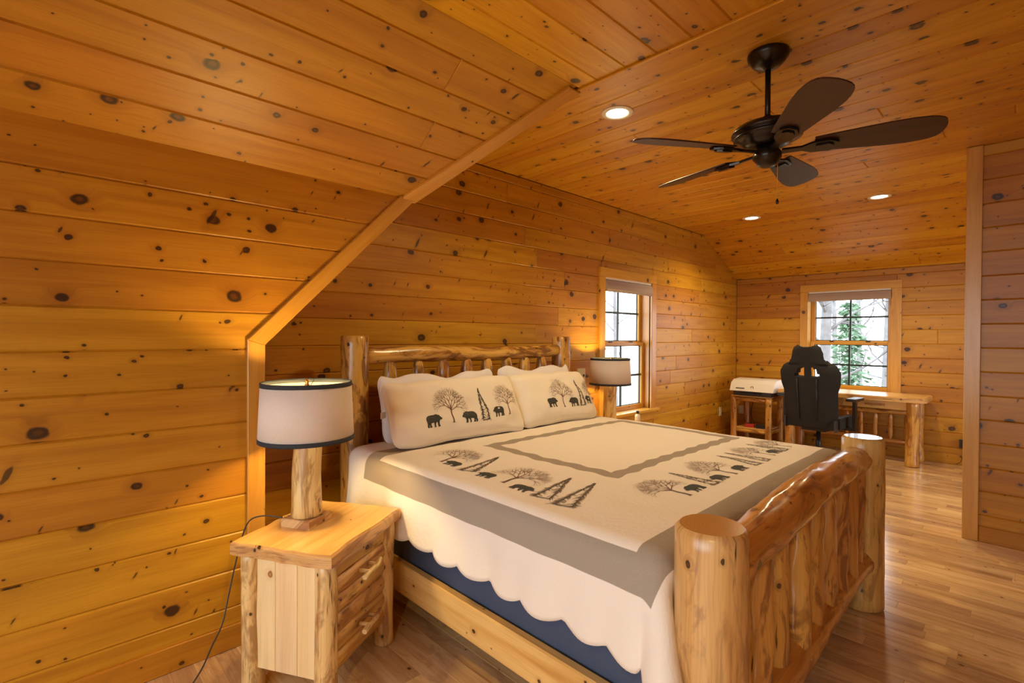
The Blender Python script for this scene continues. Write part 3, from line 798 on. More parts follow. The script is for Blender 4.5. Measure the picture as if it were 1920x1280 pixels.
bl('footboard_rail', (FX0+0.06, FY, 0.225), (FX1-0.06, FY, 0.245), 0.080, 0.072, seed=14.9, bump=0.13, bow=0.012, n=22, step=0.035)
for i, x in enumerate((1.50, 1.665, 1.845, 2.045, 2.24, 2.43, 2.61, 2.79, 2.955)):
    bl('footboard_spindle', (x, FY-0.006*(i % 2), 0.21), (x+0.008*math.sin(i*2.1), FY, 0.79), 0.056-0.004*(i % 3), 0.050, seed=20.0+i*1.71, bump=0.22, n=16, taper=0.10, chamfer=0.004, step=0.035)
for x in (1.325, 3.205):
    mb = MB().box((0, 0, 0), (0.042, HY-FY-0.12, 0.150), 1, 0.006)
    mb.build('side_rail', M['rail'], bed, loc=Vector((x, (HY+FY)/2, 0.217))-B0)
    for k in range(1):
        mb = MB().box((0, 0, 0), (0.04, HY-FY-0.2, 0.04), 1, 0.003)
        mb.build('support_ledger', M['rail'], bed, loc=Vector((x+(0.041 if x < 2 else -0.041), (HY+FY)/2, 0.165))-B0)
for k in range(7):
    y = 0.82+k*0.28
    MB().box((0, 0, 0), (HX1-HX0-0.05, 0.09, 0.018), 0, 0.003).build('support_slat', M['rail'], bed, loc=Vector(((HX0+HX1)/2, y, 0.194))-B0)

def cushion(name, c, d, mat, rad, label, cat):
    mb = MB(); nx = 5
    # rounded box outline swept in z
    def ring(z, ins):
        pts = []
        hx, hy = d[0]/2-ins, d[1]/2-ins; r = 0.06
        for cx, cy, a0 in ((hx-r, hy-r, 0), (-hx+r, hy-r, PI/2), (-hx+r, -hy+r, PI), (hx-r, -hy+r, 1.5*PI)):
            for k in range(nx): a = a0+PI/2*k/(nx-1); pts.append((cx+r*math.cos(a), cy+r*math.sin(a), z))
        return pts
    lv = [(-d[2]/2, rad), (-d[2]/2+rad*0.3, rad*0.3), (-d[2]/2+rad, 0), (0, 0), (d[2]/2-rad, 0), (d[2]/2-rad*0.3, rad*0.3), (d[2]/2, rad)]
    n = 4*nx; k0 = 0
    for z, ins in lv: mb.v.extend(ring(z, ins))
    for i in range(len(lv)-1):
        for j in range(n):
            j2 = (j+1) % n; mb.face((i*n+j, i*n+j2, (i+1)*n+j2, (i+1)*n+j), [(0, 0)]*4, 0, True)
    mb.face([j for j in range(n)][::-1], [(0, 0)]*n); mb.face([(len(lv)-1)*n+j for j in range(n)], [(0, 0)]*n)
    o = mb.build(name, M[mat], loc=c); return tag(o, label, cat)
MX0, MX1, MY0, MY1 = 1.355, 3.165, 0.745, 2.59
cushion('box_spring', ((MX0+MX1)/2, (MY0+MY1)/2, 0.3245), (MX1-MX0, MY1-MY0, 0.237), 'navy', 0.02, 'navy fabric box spring on the log bed below the quilt hem', 'box spring')
cushion('mattress', ((MX0+MX1)/2, (MY0+MY1)/2, 0.6), (MX1-MX0, MY1-MY0, 0.31), 'mattress', 0.05, 'thick mattress lying under the printed quilt', 'mattress')

# ------------------------------------------------------------------ quilt
QX0, QX1, QY0, QY1, QT, QR = 1.335, 3.20, 0.77, 2.60, 0.778, 0.06
QARC = QR*PI/2
def quilt_pt(U, V):
    du = QX0-U if U < QX0 else (U-QX1 if U > QX1 else 0.0); sg = -1 if U < QX0 else 1
    dv = QY0-V if V < QY0 else 0.0
    r = math.hypot(du, dv)
    nz = noise.noise(Vector((U*3.1, V*3.1, 0.3)))*0.006+noise.noise(Vector((U*9, V*9, 4.3)))*0.0025
    x, y = min(max(U, QX0), QX1), max(V, QY0)
    crown = 0.012*math.sin(PI*min(max((x-QX0)/(QX1-QX0), 0), 1))
    z = QT+nz+crown*0.6
    if r > 1e-6:
        th = math.atan2(dv, du); ox, oy = sg*math.cos(th), -math.sin(th)
        a = min(r, QARC)/QR; out = QR*math.sin(a); drop = QR*(1-math.cos(a))
        rem = max(0.0, r-QARC)
        side = math.cos(th)**2; cor = math.sin(2*th)**2
        fl = 0.10*side+0.42*cor
        wave = 0.010*math.sin(V*15.0+U*2)+0.006*math.sin(V*33.0+1.0)
        out += rem*fl+wave*min(1, rem/0.2)*side+nz*0.6
        drop += rem*(1-0.06*cor)
        x += ox*out; y += oy*out; z = QT-drop+nz*(1-min(1, rem*8))
    return Vector((x, y, z))
NU, NV = 150, 140
mb = MB()
def hemw(s): 
    q = (s/0.178) % 1.0
    return 0.030*(abs(math.sin(PI*q))**0.8)-0.010
for j in range(NV+1):
    for i in range(NU+1):
        fi, fj = i/NU, j/NV
        v = (QY0-0.35)+(QY1-QY0+0.35)*fj
        ul, ur = QX0-(0.345+hemw(v)), QX1+(0.40+hemw(v))
        u = ul+(ur-ul)*fi
        vf = QY0-(0.35+hemw(u)); v = vf+(QY1-vf)*fj
        mb.v.append(tuple(quilt_pt(u, v))); mb.uv.append((u, v))
uvs = mb.uv; mb.uv = []
for j in range(NV):
    for i in range(NU):
        q = (j*(NU+1)+i, j*(NU+1)+i+1, (j+1)*(NU+1)+i+1, (j+1)*(NU+1)+i)
        mb.face(q, [uvs[k] for k in q], 0, True)
quilt = tag(mb.build('quilt', M['quilt']), 'cream quilt with grey bands, embroidered bears and trees, draped over the bed', 'quilt')
so_ = quilt.modifiers.new('thickness', 'SOLIDIFY'); so_.thickness = 0.006; so_.offset = 1.0

# ------------------------------------------------------------------ embroidery motifs (thin raised stitching in unit coordinates, 1 = motif height)
def tree_strokes(rr, spread=0.62):
    out = []
    def grow(p, ang, L, wd, depth):
        q = (p[0]+math.sin(ang)*L, p[1]+math.cos(ang)*L); mid = ((p[0]+q[0])/2+rr.uniform(-.012, .012), (p[1]+q[1])/2)
        out.append(((p, mid, q), wd, wd*0.7))
        if depth == 0: return
        k = 3 if depth > 2 else 2
        for i in range(k):
            da = (i-(k-1)/2)*rr.uniform(0.5, 0.72)+rr.uniform(-.16, .16); grow(q, ang+da, L*rr.uniform(0.62, 0.80), wd*0.64, depth-1)
    out.append((tuple((0.006*math.sin(k), 0.35*k/8) for k in range(9)), 0.036, 0.024))
    for da in (-1.05, -0.55, -0.12, 0.3, 0.72, 1.15): grow((0, 0.30+0.05*rr.random()), da, 0.19+0.03*(1-abs(da)), 0.017, 4)
    for sx in (-0.05, 0.05): out.append((((0, 0.035), (sx*0.6, 0.012), (sx, 0.0)), 0.014, 0.006))
    return out
def fir_strokes(rr):
    out = []
    for side in (-1, 1):
        base = 0.115*side
        out.append((tuple((base*(1-k/12)+rr.uniform(-.008, .008), 0.02+0.98*k/12) for k in range(13)), 0.013, 0.006))
        for i in range(46):
            f = i/46; x = base*(1-f)*0.95; wl = (0.085*(1-f)+0.018)*rr.uniform(0.25, 1.2)
            for dd in (-1, 1):
                if dd == -side and rr.random() < 0.6: continue
                out.append((((x, f+0.02), (x+dd*wl*0.55, f+0.005), (x+dd*wl, f-0.055*rr.random())), 0.020, 0.005))
    for i in range(12): out.append((((-0.12+i*0.02, 0.0), (-0.11+i*0.02, 0.02), (-0.10+i*0.02, 0.03)), 0.018, 0.008))
    return out
BEAR = [(-.66, .45), (-.68, .62), (-.60, .80), (-.45, .90), (-.20, .93), (.05, .92), (.25, .97), (.38, .93), (.46, .86), (.50, .90), (.55, .88), (.57, .80), (.66, .70), (.76, .60), (.76, .53), (.68, .50), (.58, .48), (.50, .45),
        (.44, .30), (.46, .12), (.52, .05), (.50, 0), (.34, 0), (.30, .10), (.28, .28), (.22, .36), (.14, .28), (.10, .10), (.16, .04), (.14, 0), (0, 0), (-.02, .12), (-.02, .34), (-.20, .32), (-.30, .30),
        (-.30, .14), (-.24, .05), (-.26, 0), (-.42, 0), (-.44, .12), (-.46, .22), (-.50, .10), (-.46, .03), (-.48, 0), (-.64, 0), (-.66, .12), (-.62, .28)]
def motif(parent, name, kind, place, base, up, across, size, rr, mats, flip=1, off=0.0025):
    """place(U,V)->(point, normal); base, up, across in the cloth's own coordinates"""
    mb = MB()
    def P(a, b, lift=0.0):
        U = base[0]+across[0]*a*size*flip+up[0]*b*size; V = base[1]+across[1]*a*size*flip+up[1]*b*size
        p, n = place(U, V); return p+n*(off+lift)
    if kind == 'bear':
        from mathutils.geometry import tessellate_polygon
        for tri in tessellate_polygon([[Vector((x, y, 0)) for x, y in BEAR]]):
            pts = [P(*BEAR[i]) for i in tri]
            nn = (pts[1]-pts[0]).cross(pts[2]-pts[0]); pn = place(*base)[1]
            if nn.dot(pn) < 0: pts.reverse()
            mb.poly(pts, [(0, 0)]*3, 0)
        for k in range(26):
            x, y = rr.uniform(-.58, .42), rr.uniform(.44, .86); d = rr.uniform(.03, .10); w_ = rr.uniform(.012, .022)
            mb.poly([P(x, y, .0012), P(x+d*.5, y-w_, .0012), P(x+d, y-d*.6, .0012), P(x+d*.4, y+w_*.4, .0012)], [(0, 0)]*4, 1)
    else:
        st = tree_strokes(rr) if kind == 'tree' else fir_strokes(rr)
        for pts, w0, w1 in st:
            n = len(pts)
            for i in range(n-1):
                (x0, y0), (x1, y1) = pts[i], pts[i+1]; L = math.hypot(x1-x0, y1-y0) or 1e-6
                px, py = -(y1-y0)/L, (x1-x0)/L
                a0 = w0+(w1-w0)*i/(n-1); a1 = w0+(w1-w0)*(i+1)/(n-1)
                mb.poly([P(x0-px*a0/2, y0-py*a0/2), P(x1-px*a1/2, y1-py*a1/2), P(x1+px*a1/2, y1+py*a1/2), P(x0+px*a0/2, y0+py*a0/2)], [(0, 0)]*4, 0)
    o = mb.build(name, mats, parent)
    return o
def quilt_place(U, V):
    p = quilt_pt(U, V); e = 0.01
    n = (quilt_pt(U+e, V)-quilt_pt(U-e, V)).cross(quilt_pt(U, V+e)-quilt_pt(U, V-e)); n.normalize(); return p+n*0.006, n
rm = random.Random(21)
MD = {'bear': ('embroidered_bear', [M['thread_dark'], M['thread_grey']]), 'tree': ('embroidered_tree', [M['thread_brown']]), 'fir': ('embroidered_fir', [M['thread_fir']])}
# row along the near side: feet towards the near edge
for kind, (bx_, by_), (tx, ty), fl_ in (('tree', (1.462, 2.01), (1.735, 2.06), 1), ('bear', (1.45, 1.94), (1.53, 1.945), -1), ('fir', (1.44, 1.787), (1.715, 1.865), 1), ('bear', (1.42, 1.66), (1.505, 1.665), -1),
                                    ('tree', (1.427, 1.528), (1.71, 1.555), 1), ('bear', (1.405, 1.42), (1.49, 1.425), 1), ('fir', (1.414, 1.298), (1.69, 1.376), 1), ('fir', (1.40, 1.179), (1.70, 1.255), 1)):
    L = math.hypot(tx-bx_, ty-by_); up = ((tx-bx_)/L, (ty-by_)/L); ac = (up[1], -up[0])
    nm, mats = MD[kind]
    motif(quilt, nm, kind, quilt_place, (bx_, by_), up, ac, L if kind != 'bear' else 0.072, rm, mats, fl_)
# row along the foot: feet towards the footboard
for kind, (bx_, by_), (tx, ty), fl_ in (('tree', (1.844, .905), (1.843, 1.16), 1), ('bear', (1.935, .905), (1.935, 1.0), -1), ('fir', (2.065, .90), (2.059, 1.118), 1), ('bear', (2.165, .905), (2.165, 1.0), -1), ('tree', (2.283, .905), (2.278, 1.16), 1),
                                    ('bear', (2.39, .905), (2.39, 1.0), 1), ('fir', (2.53, .90), (2.55, 1.117), 1), ('fir', (2.652, .898), (2.638, 1.114), 1), ('tree', (2.80, .918), (2.781, 1.155), 1), ('bear', (2.895, .925), (2.895, 1.0), -1), ('fir', (2.99, .92), (2.978, 1.135), 1), ('tree', (3.10, .93), (3.09, 1.15), 1)):
    L = math.hypot(tx-bx_, ty-by_); up = ((tx-bx_)/L, (ty-by_)/L); ac = (up[1], -up[0])
    nm, mats = MD[kind]
    motif(quilt, nm, kind, quilt_place, (bx_, by_), up, ac, L if kind != 'bear' else 0.068, rm, mats, fl_)

# ------------------------------------------------------------------ pillows
def pillow(name, c, ax, ay, az, hw, hh, thick, mat, label, seed=0.0, puff=1.0, ears=0.03, sag=0.0, n=36, rum=0.016):
    """c centre; ax width axis, ay height axis, az front normal"""
    ax, ay, az = Vector(ax).normalized(), Vector(ay).normalized(), Vector(az).normalized(); c = Vector(c)
    def pt(u, v, side):
        cu, cv = 1-abs(u)**3.2, 1-abs(v)**2.8
        t = thick*(max(cu, 0)*max(cv, 0))**0.45
        pin = 1-0.05*(1-v*v)*abs(u)**3
        pin2 = 1-0.07*(1-u*u)*abs(v)**3
        corner = -0.09*(abs(u)*abs(v))**6
        x = hw*u*pin*(1+corner); y = hh*v*pin2*(1+corner)
        wr = noise.noise(Vector((u*2.2+seed, v*2.2, seed)))*0.015+noise.noise(Vector((u*6+seed, v*3.5, seed+2)))*0.006
        wr += 0.010*noise.noise(Vector((u*11+seed, v*2.0-u*1.5, seed+7)))*(abs(v)**1.5)
        y += noise.noise(Vector((u*2.5+seed, v, 3.0+seed)))*rum*abs(v)-sag*(u*u)*max(v, 0)
        return c+ax*x+ay*y+az*(side*t+wr*min(1, cu*3)*min(1, cv*3))
    mb = MB(); 
    for side in (1, -1):
        k = len(mb.v)
        for j in range(n+1):
            for i in range(n+1):
                u = -1+2*i/n; v = -1+2*j/n
                u = math.copysign(1-(1-abs(u))**1.35, u); v = math.copysign(1-(1-abs(v))**1.35, v)
                mb.v.append(tuple(pt(u, v, side)))
        for j in range(n):
            for i in range(n):
                q = [k+j*(n+1)+i, k+j*(n+1)+i+1, k+(j+1)*(n+1)+i+1, k+(j+1)*(n+1)+i]
                if side < 0: q.reverse()
                mb.face(q, [(0, 0)]*4, 0, True)
    o = mb.build(name, M[mat]); tag(o, label, 'pillow')
    # seam piping around the rim
    rim = [pt(math.copysign(min(1, abs(math.cos(a))*1.45), math.cos(a)), math.copysign(min(1, abs(math.sin(a))*1.45), math.sin(a)), 0) for a in [2*PI*k/96 for k in range(97)]]
    MB().tube(rim, 0.004, 6, False).build('seam_piping', M[mat], o)
    def place(U, V):
        u, v = U/hw, V/hh
        p = pt(u, v, 1); e = 0.02
        nn = (pt(u+e, v, 1)-pt(u-e, v, 1)).cross(pt(u, v+e, 1)-pt(u, v-e, 1)); nn.normalize(); return p, nn
    return o, place
def tilt_axes(lean, yaw=0.0):
    ax = Vector((math.cos(yaw), math.sin(yaw), 0)); back = Vector((-math.sin(yaw), math.cos(yaw), 0))
    ay = (Z_*math.cos(lean)+back*math.sin(lean)).normalized(); az = ax.cross(ay); return ax, ay, az
a = tilt_axes(0.22, 0.0)
pillow('pillow', (1.90, 2.585, 0.985), *a, 0.46, 0.185, 0.055, 'linen', 'white pillow standing behind the left embroidered sham', 1.7, rum=0.05)
pillow('pillow', (2.78, 2.585, 0.985), *a, 0.40, 0.185, 0.055, 'linen', 'white pillow standing behind the right embroidered sham', 4.4, rum=0.05)
a = tilt_axes(0.48, -0.03)
s1, pl1 = pillow('pillow_sham', (1.87, 2.395, 0.965), *a, 0.49, 0.20, 0.085, 'sham', 'cream embroidered sham pillow nearest the foreground lamp', 8.1)
a = tilt_axes(0.52, -0.02)
s2, pl2 = pillow('pillow_sham', (2.735, 2.395, 0.96), *a, 0.41, 0.20, 0.085, 'sham', 'cream embroidered sham pillow on the window side of the bed', 12.6)
for s_, pl, seq in ((s1, pl1, (('bear', -.245, -.115, .072, 1), ('tree', -.115, -.105, .235, 1), ('bear', .005, -.115, .070, -1), ('fir', .12, -.115, .205, 1), ('bear', .235, -.105, .064, -1), ('tree', .33, -.10, .22, 1))),
                    (s2, pl2, (('bear', -.12, -.10, .072, 1), ('tree', 0.0, -.105, .225, 1), ('bear', .105, -.11, .066, -1), ('fir', .20, -.11, .20, 1), ('bear', .285, -.10, .06, -1), ('tree', .35, -.10, .20, 1)))):
    for kind, bx_, by_, size, fl_ in seq:
        nm, mats = MD[kind]
        if kind == 'fir': mats = [M['thread_dark']]
        motif(s_, nm, kind, pl, (bx_, by_), (0, 1), (1, 0), size, rm, mats, fl_, 0.0015)

MB().box((0, 0, 0), (0.05, 0.004, 0.035), 0, 0.001).build('care_tag', M['linen'], s1, loc=(1.40, 2.455, 0.965), rz=0.5)
# ------------------------------------------------------------------ nightstand
def nightstand(loc, rz, label):
    t = empty('nightstand', loc, rz, label, 'nightstand', 'log nightstands beside the bed')
    hw, hd, H = 0.210, 0.170, 0.60
    for i, (sx, sy) in enumerate(((-1, -1), (1, -1), (-1, 1), (1, 1))):
        log(t, 'leg', (sx*hw, sy*hd, 0), (sx*hw, sy*hd, H-0.045), 0.043, 0.040, 'log_pale', 16, 0.06, 40+i*2.2, 0.004)
    # live-edge top
    rr = random.Random(9); pts = []
    W2, D2 = 0.268, 0.226
    for side in range(4):
        for k in range(9):
            f = k/9; j = 0.016*noise.noise(Vector((side*3.1+f*5, 0.5, 2)))
            r_ = 0.03
            if side == 0: p = (-W2+2*W2*f, -D2+j)
            elif side == 1: p = (W2+j, -D2+2*D2*f)
            elif side == 2: p = (W2-2*W2*f, D2+j)
            else: p = (-W2+j, D2-2*D2*f)
            if k == 0:
                p = (p[0]*0.985, p[1]*0.985)
            pts.append(p)
    MB().prism(pts, 0.048, (Vector((0, 0, H-0.048)), X_, Y_, Z_), 0.008, 0, 1).build('top', [M['slab'], M['bark_edge']], t)
    for sx in (-1, 1):
        for k, (y0, y1) in enumerate(((-0.145, -0.05), (-0.05, 0.05), (0.05, 0.145))):
            MB().box((0, 0, 0), (0.018, y1-y0-0.001, 0.44), 2, 0.002).build('side_panel_board', M['panel'], t, loc=(sx*(hw+0.005), (y0+y1)/2, 0.32))
    MB().box((0, 0, 0), (0.36, 0.014, 0.44), 2, 0.002).build('back_panel', M['panel'], t, loc=(0, hd+0.005, 0.32))
    MB().box((0, 0, 0), (0.37, 0.30, 0.014), 0, 0.002).build('bottom_panel', M['panel'], t, loc=(0, 0, 0.107))
    for d in range(2):
        zc = 0.216+d*0.218
        dr = MB().box((0, 0, 0), (0.345, 0.30, 0.20), 0, 0.003).build('drawer', M['panel'], t, loc=(0, -0.012, zc))
        for k in range(3):
            zz = -0.072+k*0.072
            mb = MB(); m = 12
            ptl = [(-0.177+0.354*i/m, 0.0, zz) for i in range(m+1)]
            mb.tube(ptl, [0.0385]*(m+1), 16, True, 0.10, d*3.3+k*1.9, 0, 1, 0.006, flat=1.0)
            for i, v in enumerate(mb.v):
                mb.v[i] = (v[0], -0.160+v[1]*0.55 if v[1] < 0 else -0.160+v[1]*0.1, v[2])
            mb.build('half_log_face', [M['bark_edge'], M['panel']], dr)
        mb = MB().tube([(-0.07, -0.232, 0.0), (-0.02, -0.228, 0.004), (0.03, -0.230, 0.010), (0.07, -0.222, 0.018)], [0.012, 0.0115, 0.012, 0.010], 10, True, 0.12, d+0.3, 0, 1, 0.002)
        mb.build('handle', [M['log_pale'], M['panel']], dr)
        for hx in (-0.03, 0.04): MB().tube([(hx, -0.185, 0.006), (hx, -0.232, 0.008)], 0.008, 8).build('handle_post', M['log_pale'], dr)
    return t
NR = math.radians(30)
NS = Vector((0.905, 2.085, 0))
nightstand(NS, NR, 'pale log nightstand with two half-log drawers in the foreground, under the near lamp')
ns2 = nightstand((3.87, 2.66, 0), 0.0, 'log nightstand on the window side of the bed, under the far lamp')

# ------------------------------------------------------------------ table lamps
def lamp(loc, rz, label, lean=0.0, power=LAMP_W):
    t = empty('table_lamp', loc, rz, label, 'lamp', 'bedside lamps with log columns')
    mb = MB().prism([(-.075, -.07), (.07, -.072), (.074, .07), (-.07, .073)], 0.034, None, 0.004); mb.build('base', [M['log_pale']], t)
    log(t, 'column', (0, 0, 0.034), (0.004, 0, 0.372), 0.063, 0.056, 'log_pale', 20, 0.05, 61.0, 0.004, chamfer=0.006)
    MB().lathe([(0.0, 0.372), (0.022, 0.372), (0.022, 0.380), (0.012, 0.386), (0.012, 0.40), (0.018, 0.403), (0.018, 0.448), (0.0, 0.448)], 18).build('socket', M['brass'], t)
    z0, z1, r0, r1 = 0.358, 0.602, 0.192, 0.181
    MB().lathe([(r0, z0), (r1, z1), (r1-0.003, z1), (r0-0.003, z0)], 64, closed=True).build('shade', M['shade'], t)
    s = t.children[-1]
    h = 0.017; k = (r1-r0)/(z1-z0)
    MB().lathe([(r0+0.0015, z0-0.001), (r0+k*h+0.0015, z0+h), (r0+k*h-0.0045, z0+h), (r0-0.0045, z0-0.001)], 64, closed=True).build('lower_ribbon', M['shade_trim'], s)
    MB().lathe([(r1-k*h+0.0015, z1-h), (r1+0.0015, z1+0.001), (r1-0.0045, z1+0.001), (r1-k*h-0.0045, z1-h)], 64, closed=True).build('upper_ribbon', M['shade_trim'], s)
    for j in range(3):
        a = 2*PI*j/3+0.5
        MB().tube([(0.012*math.cos(a), 0.012*math.sin(a), z1-0.020), (0.09*math.cos(a), 0.09*math.sin(a), z1-0.024), (0.174*math.cos(a), 0.174*math.sin(a), z1-0.008)], 0.0016, 6).build('spider_wire', M['brass'], s)
    hp = [(0.055*math.sin(PI*k/14)*1.0, 0, 0.40+0.185*k/14) for k in range(15)]
    for sg in (-1, 1): MB().tube([(sg*x, y, z) for x, y, z in hp], 0.0018, 6).build('harp', M['brass'], t)
    MB().lathe([(0.0, 0.580), (0.010, 0.582), (0.010, 0.590), (0.006, 0.594), (0.010, 0.603), (0.007, 0.612), (0.0, 0.615)], 14).build('finial', M['brass'], t)
    MB().lathe([(0.0, 0.448), (0.012, 0.450), (0.020, 0.470), (0.029, 0.495), (0.026, 0.515), (0.014, 0.528), (0.0, 0.531)], 16).build('bulb', M['bulb'], t)
    ld = bpy.data.lights.new('lamp_light', 'POINT'); ld.energy = power; ld.color = (1.0, 0.68, 0.24); ld.shadow_soft_size = 0.034
    lo = bpy.data.objects.new('lamp_light', ld); COL.objects.link(lo); lo.location = (0, 0, 0.495); lo.parent = t
    return t
lamp((0.86, 2.145, 0.60), NR, 'lit log-column lamp with white linen shade on the foreground nightstand')
lamp((3.90, 2.715, 0.60), 0.0, 'log-column lamp with linen shade in front of the window beside the bed')
# lamp cord hanging behind the nightstand to the floor
tag(MB().tube(spline([(0.80, 2.26, 0.606), (0.74, 2.34, 0.606), (0.70, 2.41, 0.56), (0.665, 2.44, 0.40), (0.63, 2.43, 0.25), (0.60, 2.40, 0.16), (0.55, 2.36, 0.10), (0.51, 2.32, 0.055), (0.46, 2.28, 0.02), (0.40, 2.22, 0.006), (0.33, 2.18, 0.005)]), 0.0032, 8).build('lamp_cord', M['grey_pl']), 'thin dark lamp cord trailing from the foreground nightstand to the floor', 'cord')
# bottle on the far nightstand
b_ = empty('bottle', (4.06, 2.52, 0.60), 0, 'small white bottle with black cap on the far nightstand', 'bottle')
MB().lathe([(0.0, 0), (0.022, 0.0), (0.024, 0.004), (0.024, 0.07), (0.02, 0.082), (0.011, 0.088), (0.011, 0.092), (0, 0.092)], 20).build('body', M['white_pl'], b_)
MB().lathe([(0.0, 0.092), (0.014, 0.092), (0.014, 0.116), (0.012, 0.118), (0, 0.118)], 18).build('cap', M['black'], b_)

# ------------------------------------------------------------------ plates on the walls
def plate(name, O, A, n, w_, h_, label, kind):
    n = Vector(n); A = Vector(A); t = empty(name, O, 0, label, 'switch' if kind == 'switch' else 'outlet')
    R = Matrix((A, -n, Z_)).transposed().to_4x4()
    def p(nm, c, d, mat, bev=0.002):
        o = MB().box((0, 0, 0), d, 2, bev).build(nm, M[mat], t); o.matrix_local = Matrix.Translation(A*c[0]+n*c[1]+Z_*c[2]) @ R
    p('plate', (0, 0.0035, 0), (w_, 0.007, h_), 'ivory')
    if kind == 'switch':
        p('rocker', (-w_*0.22, 0.009, 0), (w_*0.22, 0.006, h_*0.5), 'ivory', 0.001); p('toggle', (w_*0.24, 0.012, 0), (0.010, 0.014, 0.022), 'grey_pl', 0.001)
    else:
        for dz in (-0.022, 0.022): p('socket', (0, 0.008, dz), (0.032, 0.004, 0.028), 'white_pl', 0.001)
    return t
plate('switch_plate', (3.80, YH, 1.03), X_, -Y_, 0.125, 0.135, 'ivory switch plate on the wall between the headboard and the far lamp', 'switch')
plate('wall_outlet', (6.90, YH, 0.375), X_, -Y_, 0.075, 0.12, 'ivory outlet low on the wall with the bedside window, left of the printer stand', 'outlet')
plate('wall_outlet', (XE, 2.90, 0.36), -Y_, -X_, 0.075, 0.12, 'ivory outlet on the desk wall in the corner behind the printer stand', 'outlet')

# ------------------------------------------------------------------ desk
dk = empty('log_desk', (7.08, 1.49, 0), 0, 'log desk with slab top and spindle back under the end window', 'desk')
D0 = Vector((7.08, 1.49, 0))
def dl(name, p0, p1, *a, **k): return log(dk, name, Vector(p0)-D0, Vector(p1)-D0, *a, **k)
pts = []
for side in range(4):
    for k in range(8):
        f = k/8; j = 0.012*noise.noise(Vector((side*5.1+f*5, 1.5, 6)))
        p = [(-0.29+0.58*f, -0.735), (0.29, -0.735+1.47*f), (0.29-0.58*f, 0.735), (-0.29+j, 0.735-1.47*f)][side]
        if k == 0: p = (p[0]*0.93, p[1]*0.975)
        pts.append(p)
# grain along y: swap axes
MB().prism([(b2, -a2) for a2, b2 in pts], 0.05, (Vector((0, 0, 0.71)), Y_, -X_, Z_), 0.010, 0, 1).build('top', [M['slab'], M['bark_edge']], dk)
for i, (x, y) in enumerate(((6.93, 0.885), (7.30, 0.885), (6.93, 2.105), (7.30, 2.105))):
    dl('leg', (x, y, 0), (x, y, 0.711), 0.062, 0.056, seed=70+i*2.1, bump=0.10, n=16, bow=0.006)
mb = MB().box((0, 0, 0), (0.02, 1.12, 0.10), 1, 0.003); mb.build('front_apron', M['rail'], dk, loc=Vector((6.945, 1.495, 0.655))-D0)
dr = MB().box((0, 0, 0), (0.26, 0.62, 0.085), 1, 0.003).build('drawer', M['rail'], dk, loc=Vector((6.812+0.245, 1.22, 0.655))-D0)
MB().box((0, 0, 0), (0.018, 0.62, 0.09), 1, 0.003).build('drawer_front', M['rail'], dr, loc=(-0.139, 0, 0))
MB().tube([(-0.165, -0.095, 0), (-0.185, -0.04, 0.002), (-0.187, 0.03, -0.002), (-0.165, 0.09, 0.0)], [0.010, 0.012, 0.012, 0.009], 10, True, 0.1, 3).build('handle', M['bark_edge'], dr)
dl('back_rail', (7.30, 0.93, 0.535), (7.30, 2.06, 0.55), 0.028, 0.028, seed=80, bump=0.18, bow=0.012, n=12)
dl('back_rail', (7.30, 0.93, 0.20), (7.30, 2.06, 0.20), 0.030, 0.030, seed=81, bump=0.14, bow=0.008, n=12)
for y in (0.985, 1.135, 1.28, 1.425, 1.57, 1.715, 1.86, 2.0):
    dl('back_spindle', (7.30, y, 0.21), (7.30, y, 0.53), 0.024, 0.022, seed=82+y*9, bump=0.12, n=10, taper=0.12, chamfer=0.003)

# ------------------------------------------------------------------ printer stand and printer
ps = empty('printer_stand', (7.06, 2.545, 0), 0, 'small log stand in the corner holding the printer', 'stand')
P0 = Vector((7.06, 2.545, 0))
def pl_(name, p0, p1, *a, **k): return log(ps, name, Vector(p0)-P0, Vector(p1)-P0, *a, **k)
px0, px1, py0, py1 = 6.835, 7.275, 2.325, 2.765
for i, (x, y) in enumerate(((px0, py0), (px1, py0), (px0, py1), (px1, py1))):
    pl_('leg', (x, y, 0), (x, y, 0.62), 0.040, 0.038, seed=90+i*1.9, bump=0.08, n=14)
for p, q in (((px0, py0+.03), (px0, py1-.03)), ((px1, py0+.03), (px1, py1-.03)), ((px0+.03, py0), (px1-.03, py0)), ((px0+.03, py1), (px1-.03, py1))):
    pl_('top_rail', (*p, 0.585), (*q, 0.585), 0.030, 0.029, seed=95+p[0]+p[1], bump=0.08, n=12)
    pl_('lower_rail', (*p, 0.17), (*q, 0.17), 0.022, 0.022, seed=99+p[0]+p[1], bump=0.08, n=10)
MB().box((0, 0, 0), (0.50, 0.50, 0.016), 1, 0.003).build('top', M['slab'], ps, loc=(-0.005, 0, 0.628))
MB().box((0, 0, 0), (0.43, 0.40, 0.016), 1, 0.003).build('shelf', M['rail'], ps, loc=(-0.005, 0, 0.20))
pr = empty('printer', (6.99, 2.52, 0.636), 0, 'white and black desktop printer standing on the log stand', 'printer')
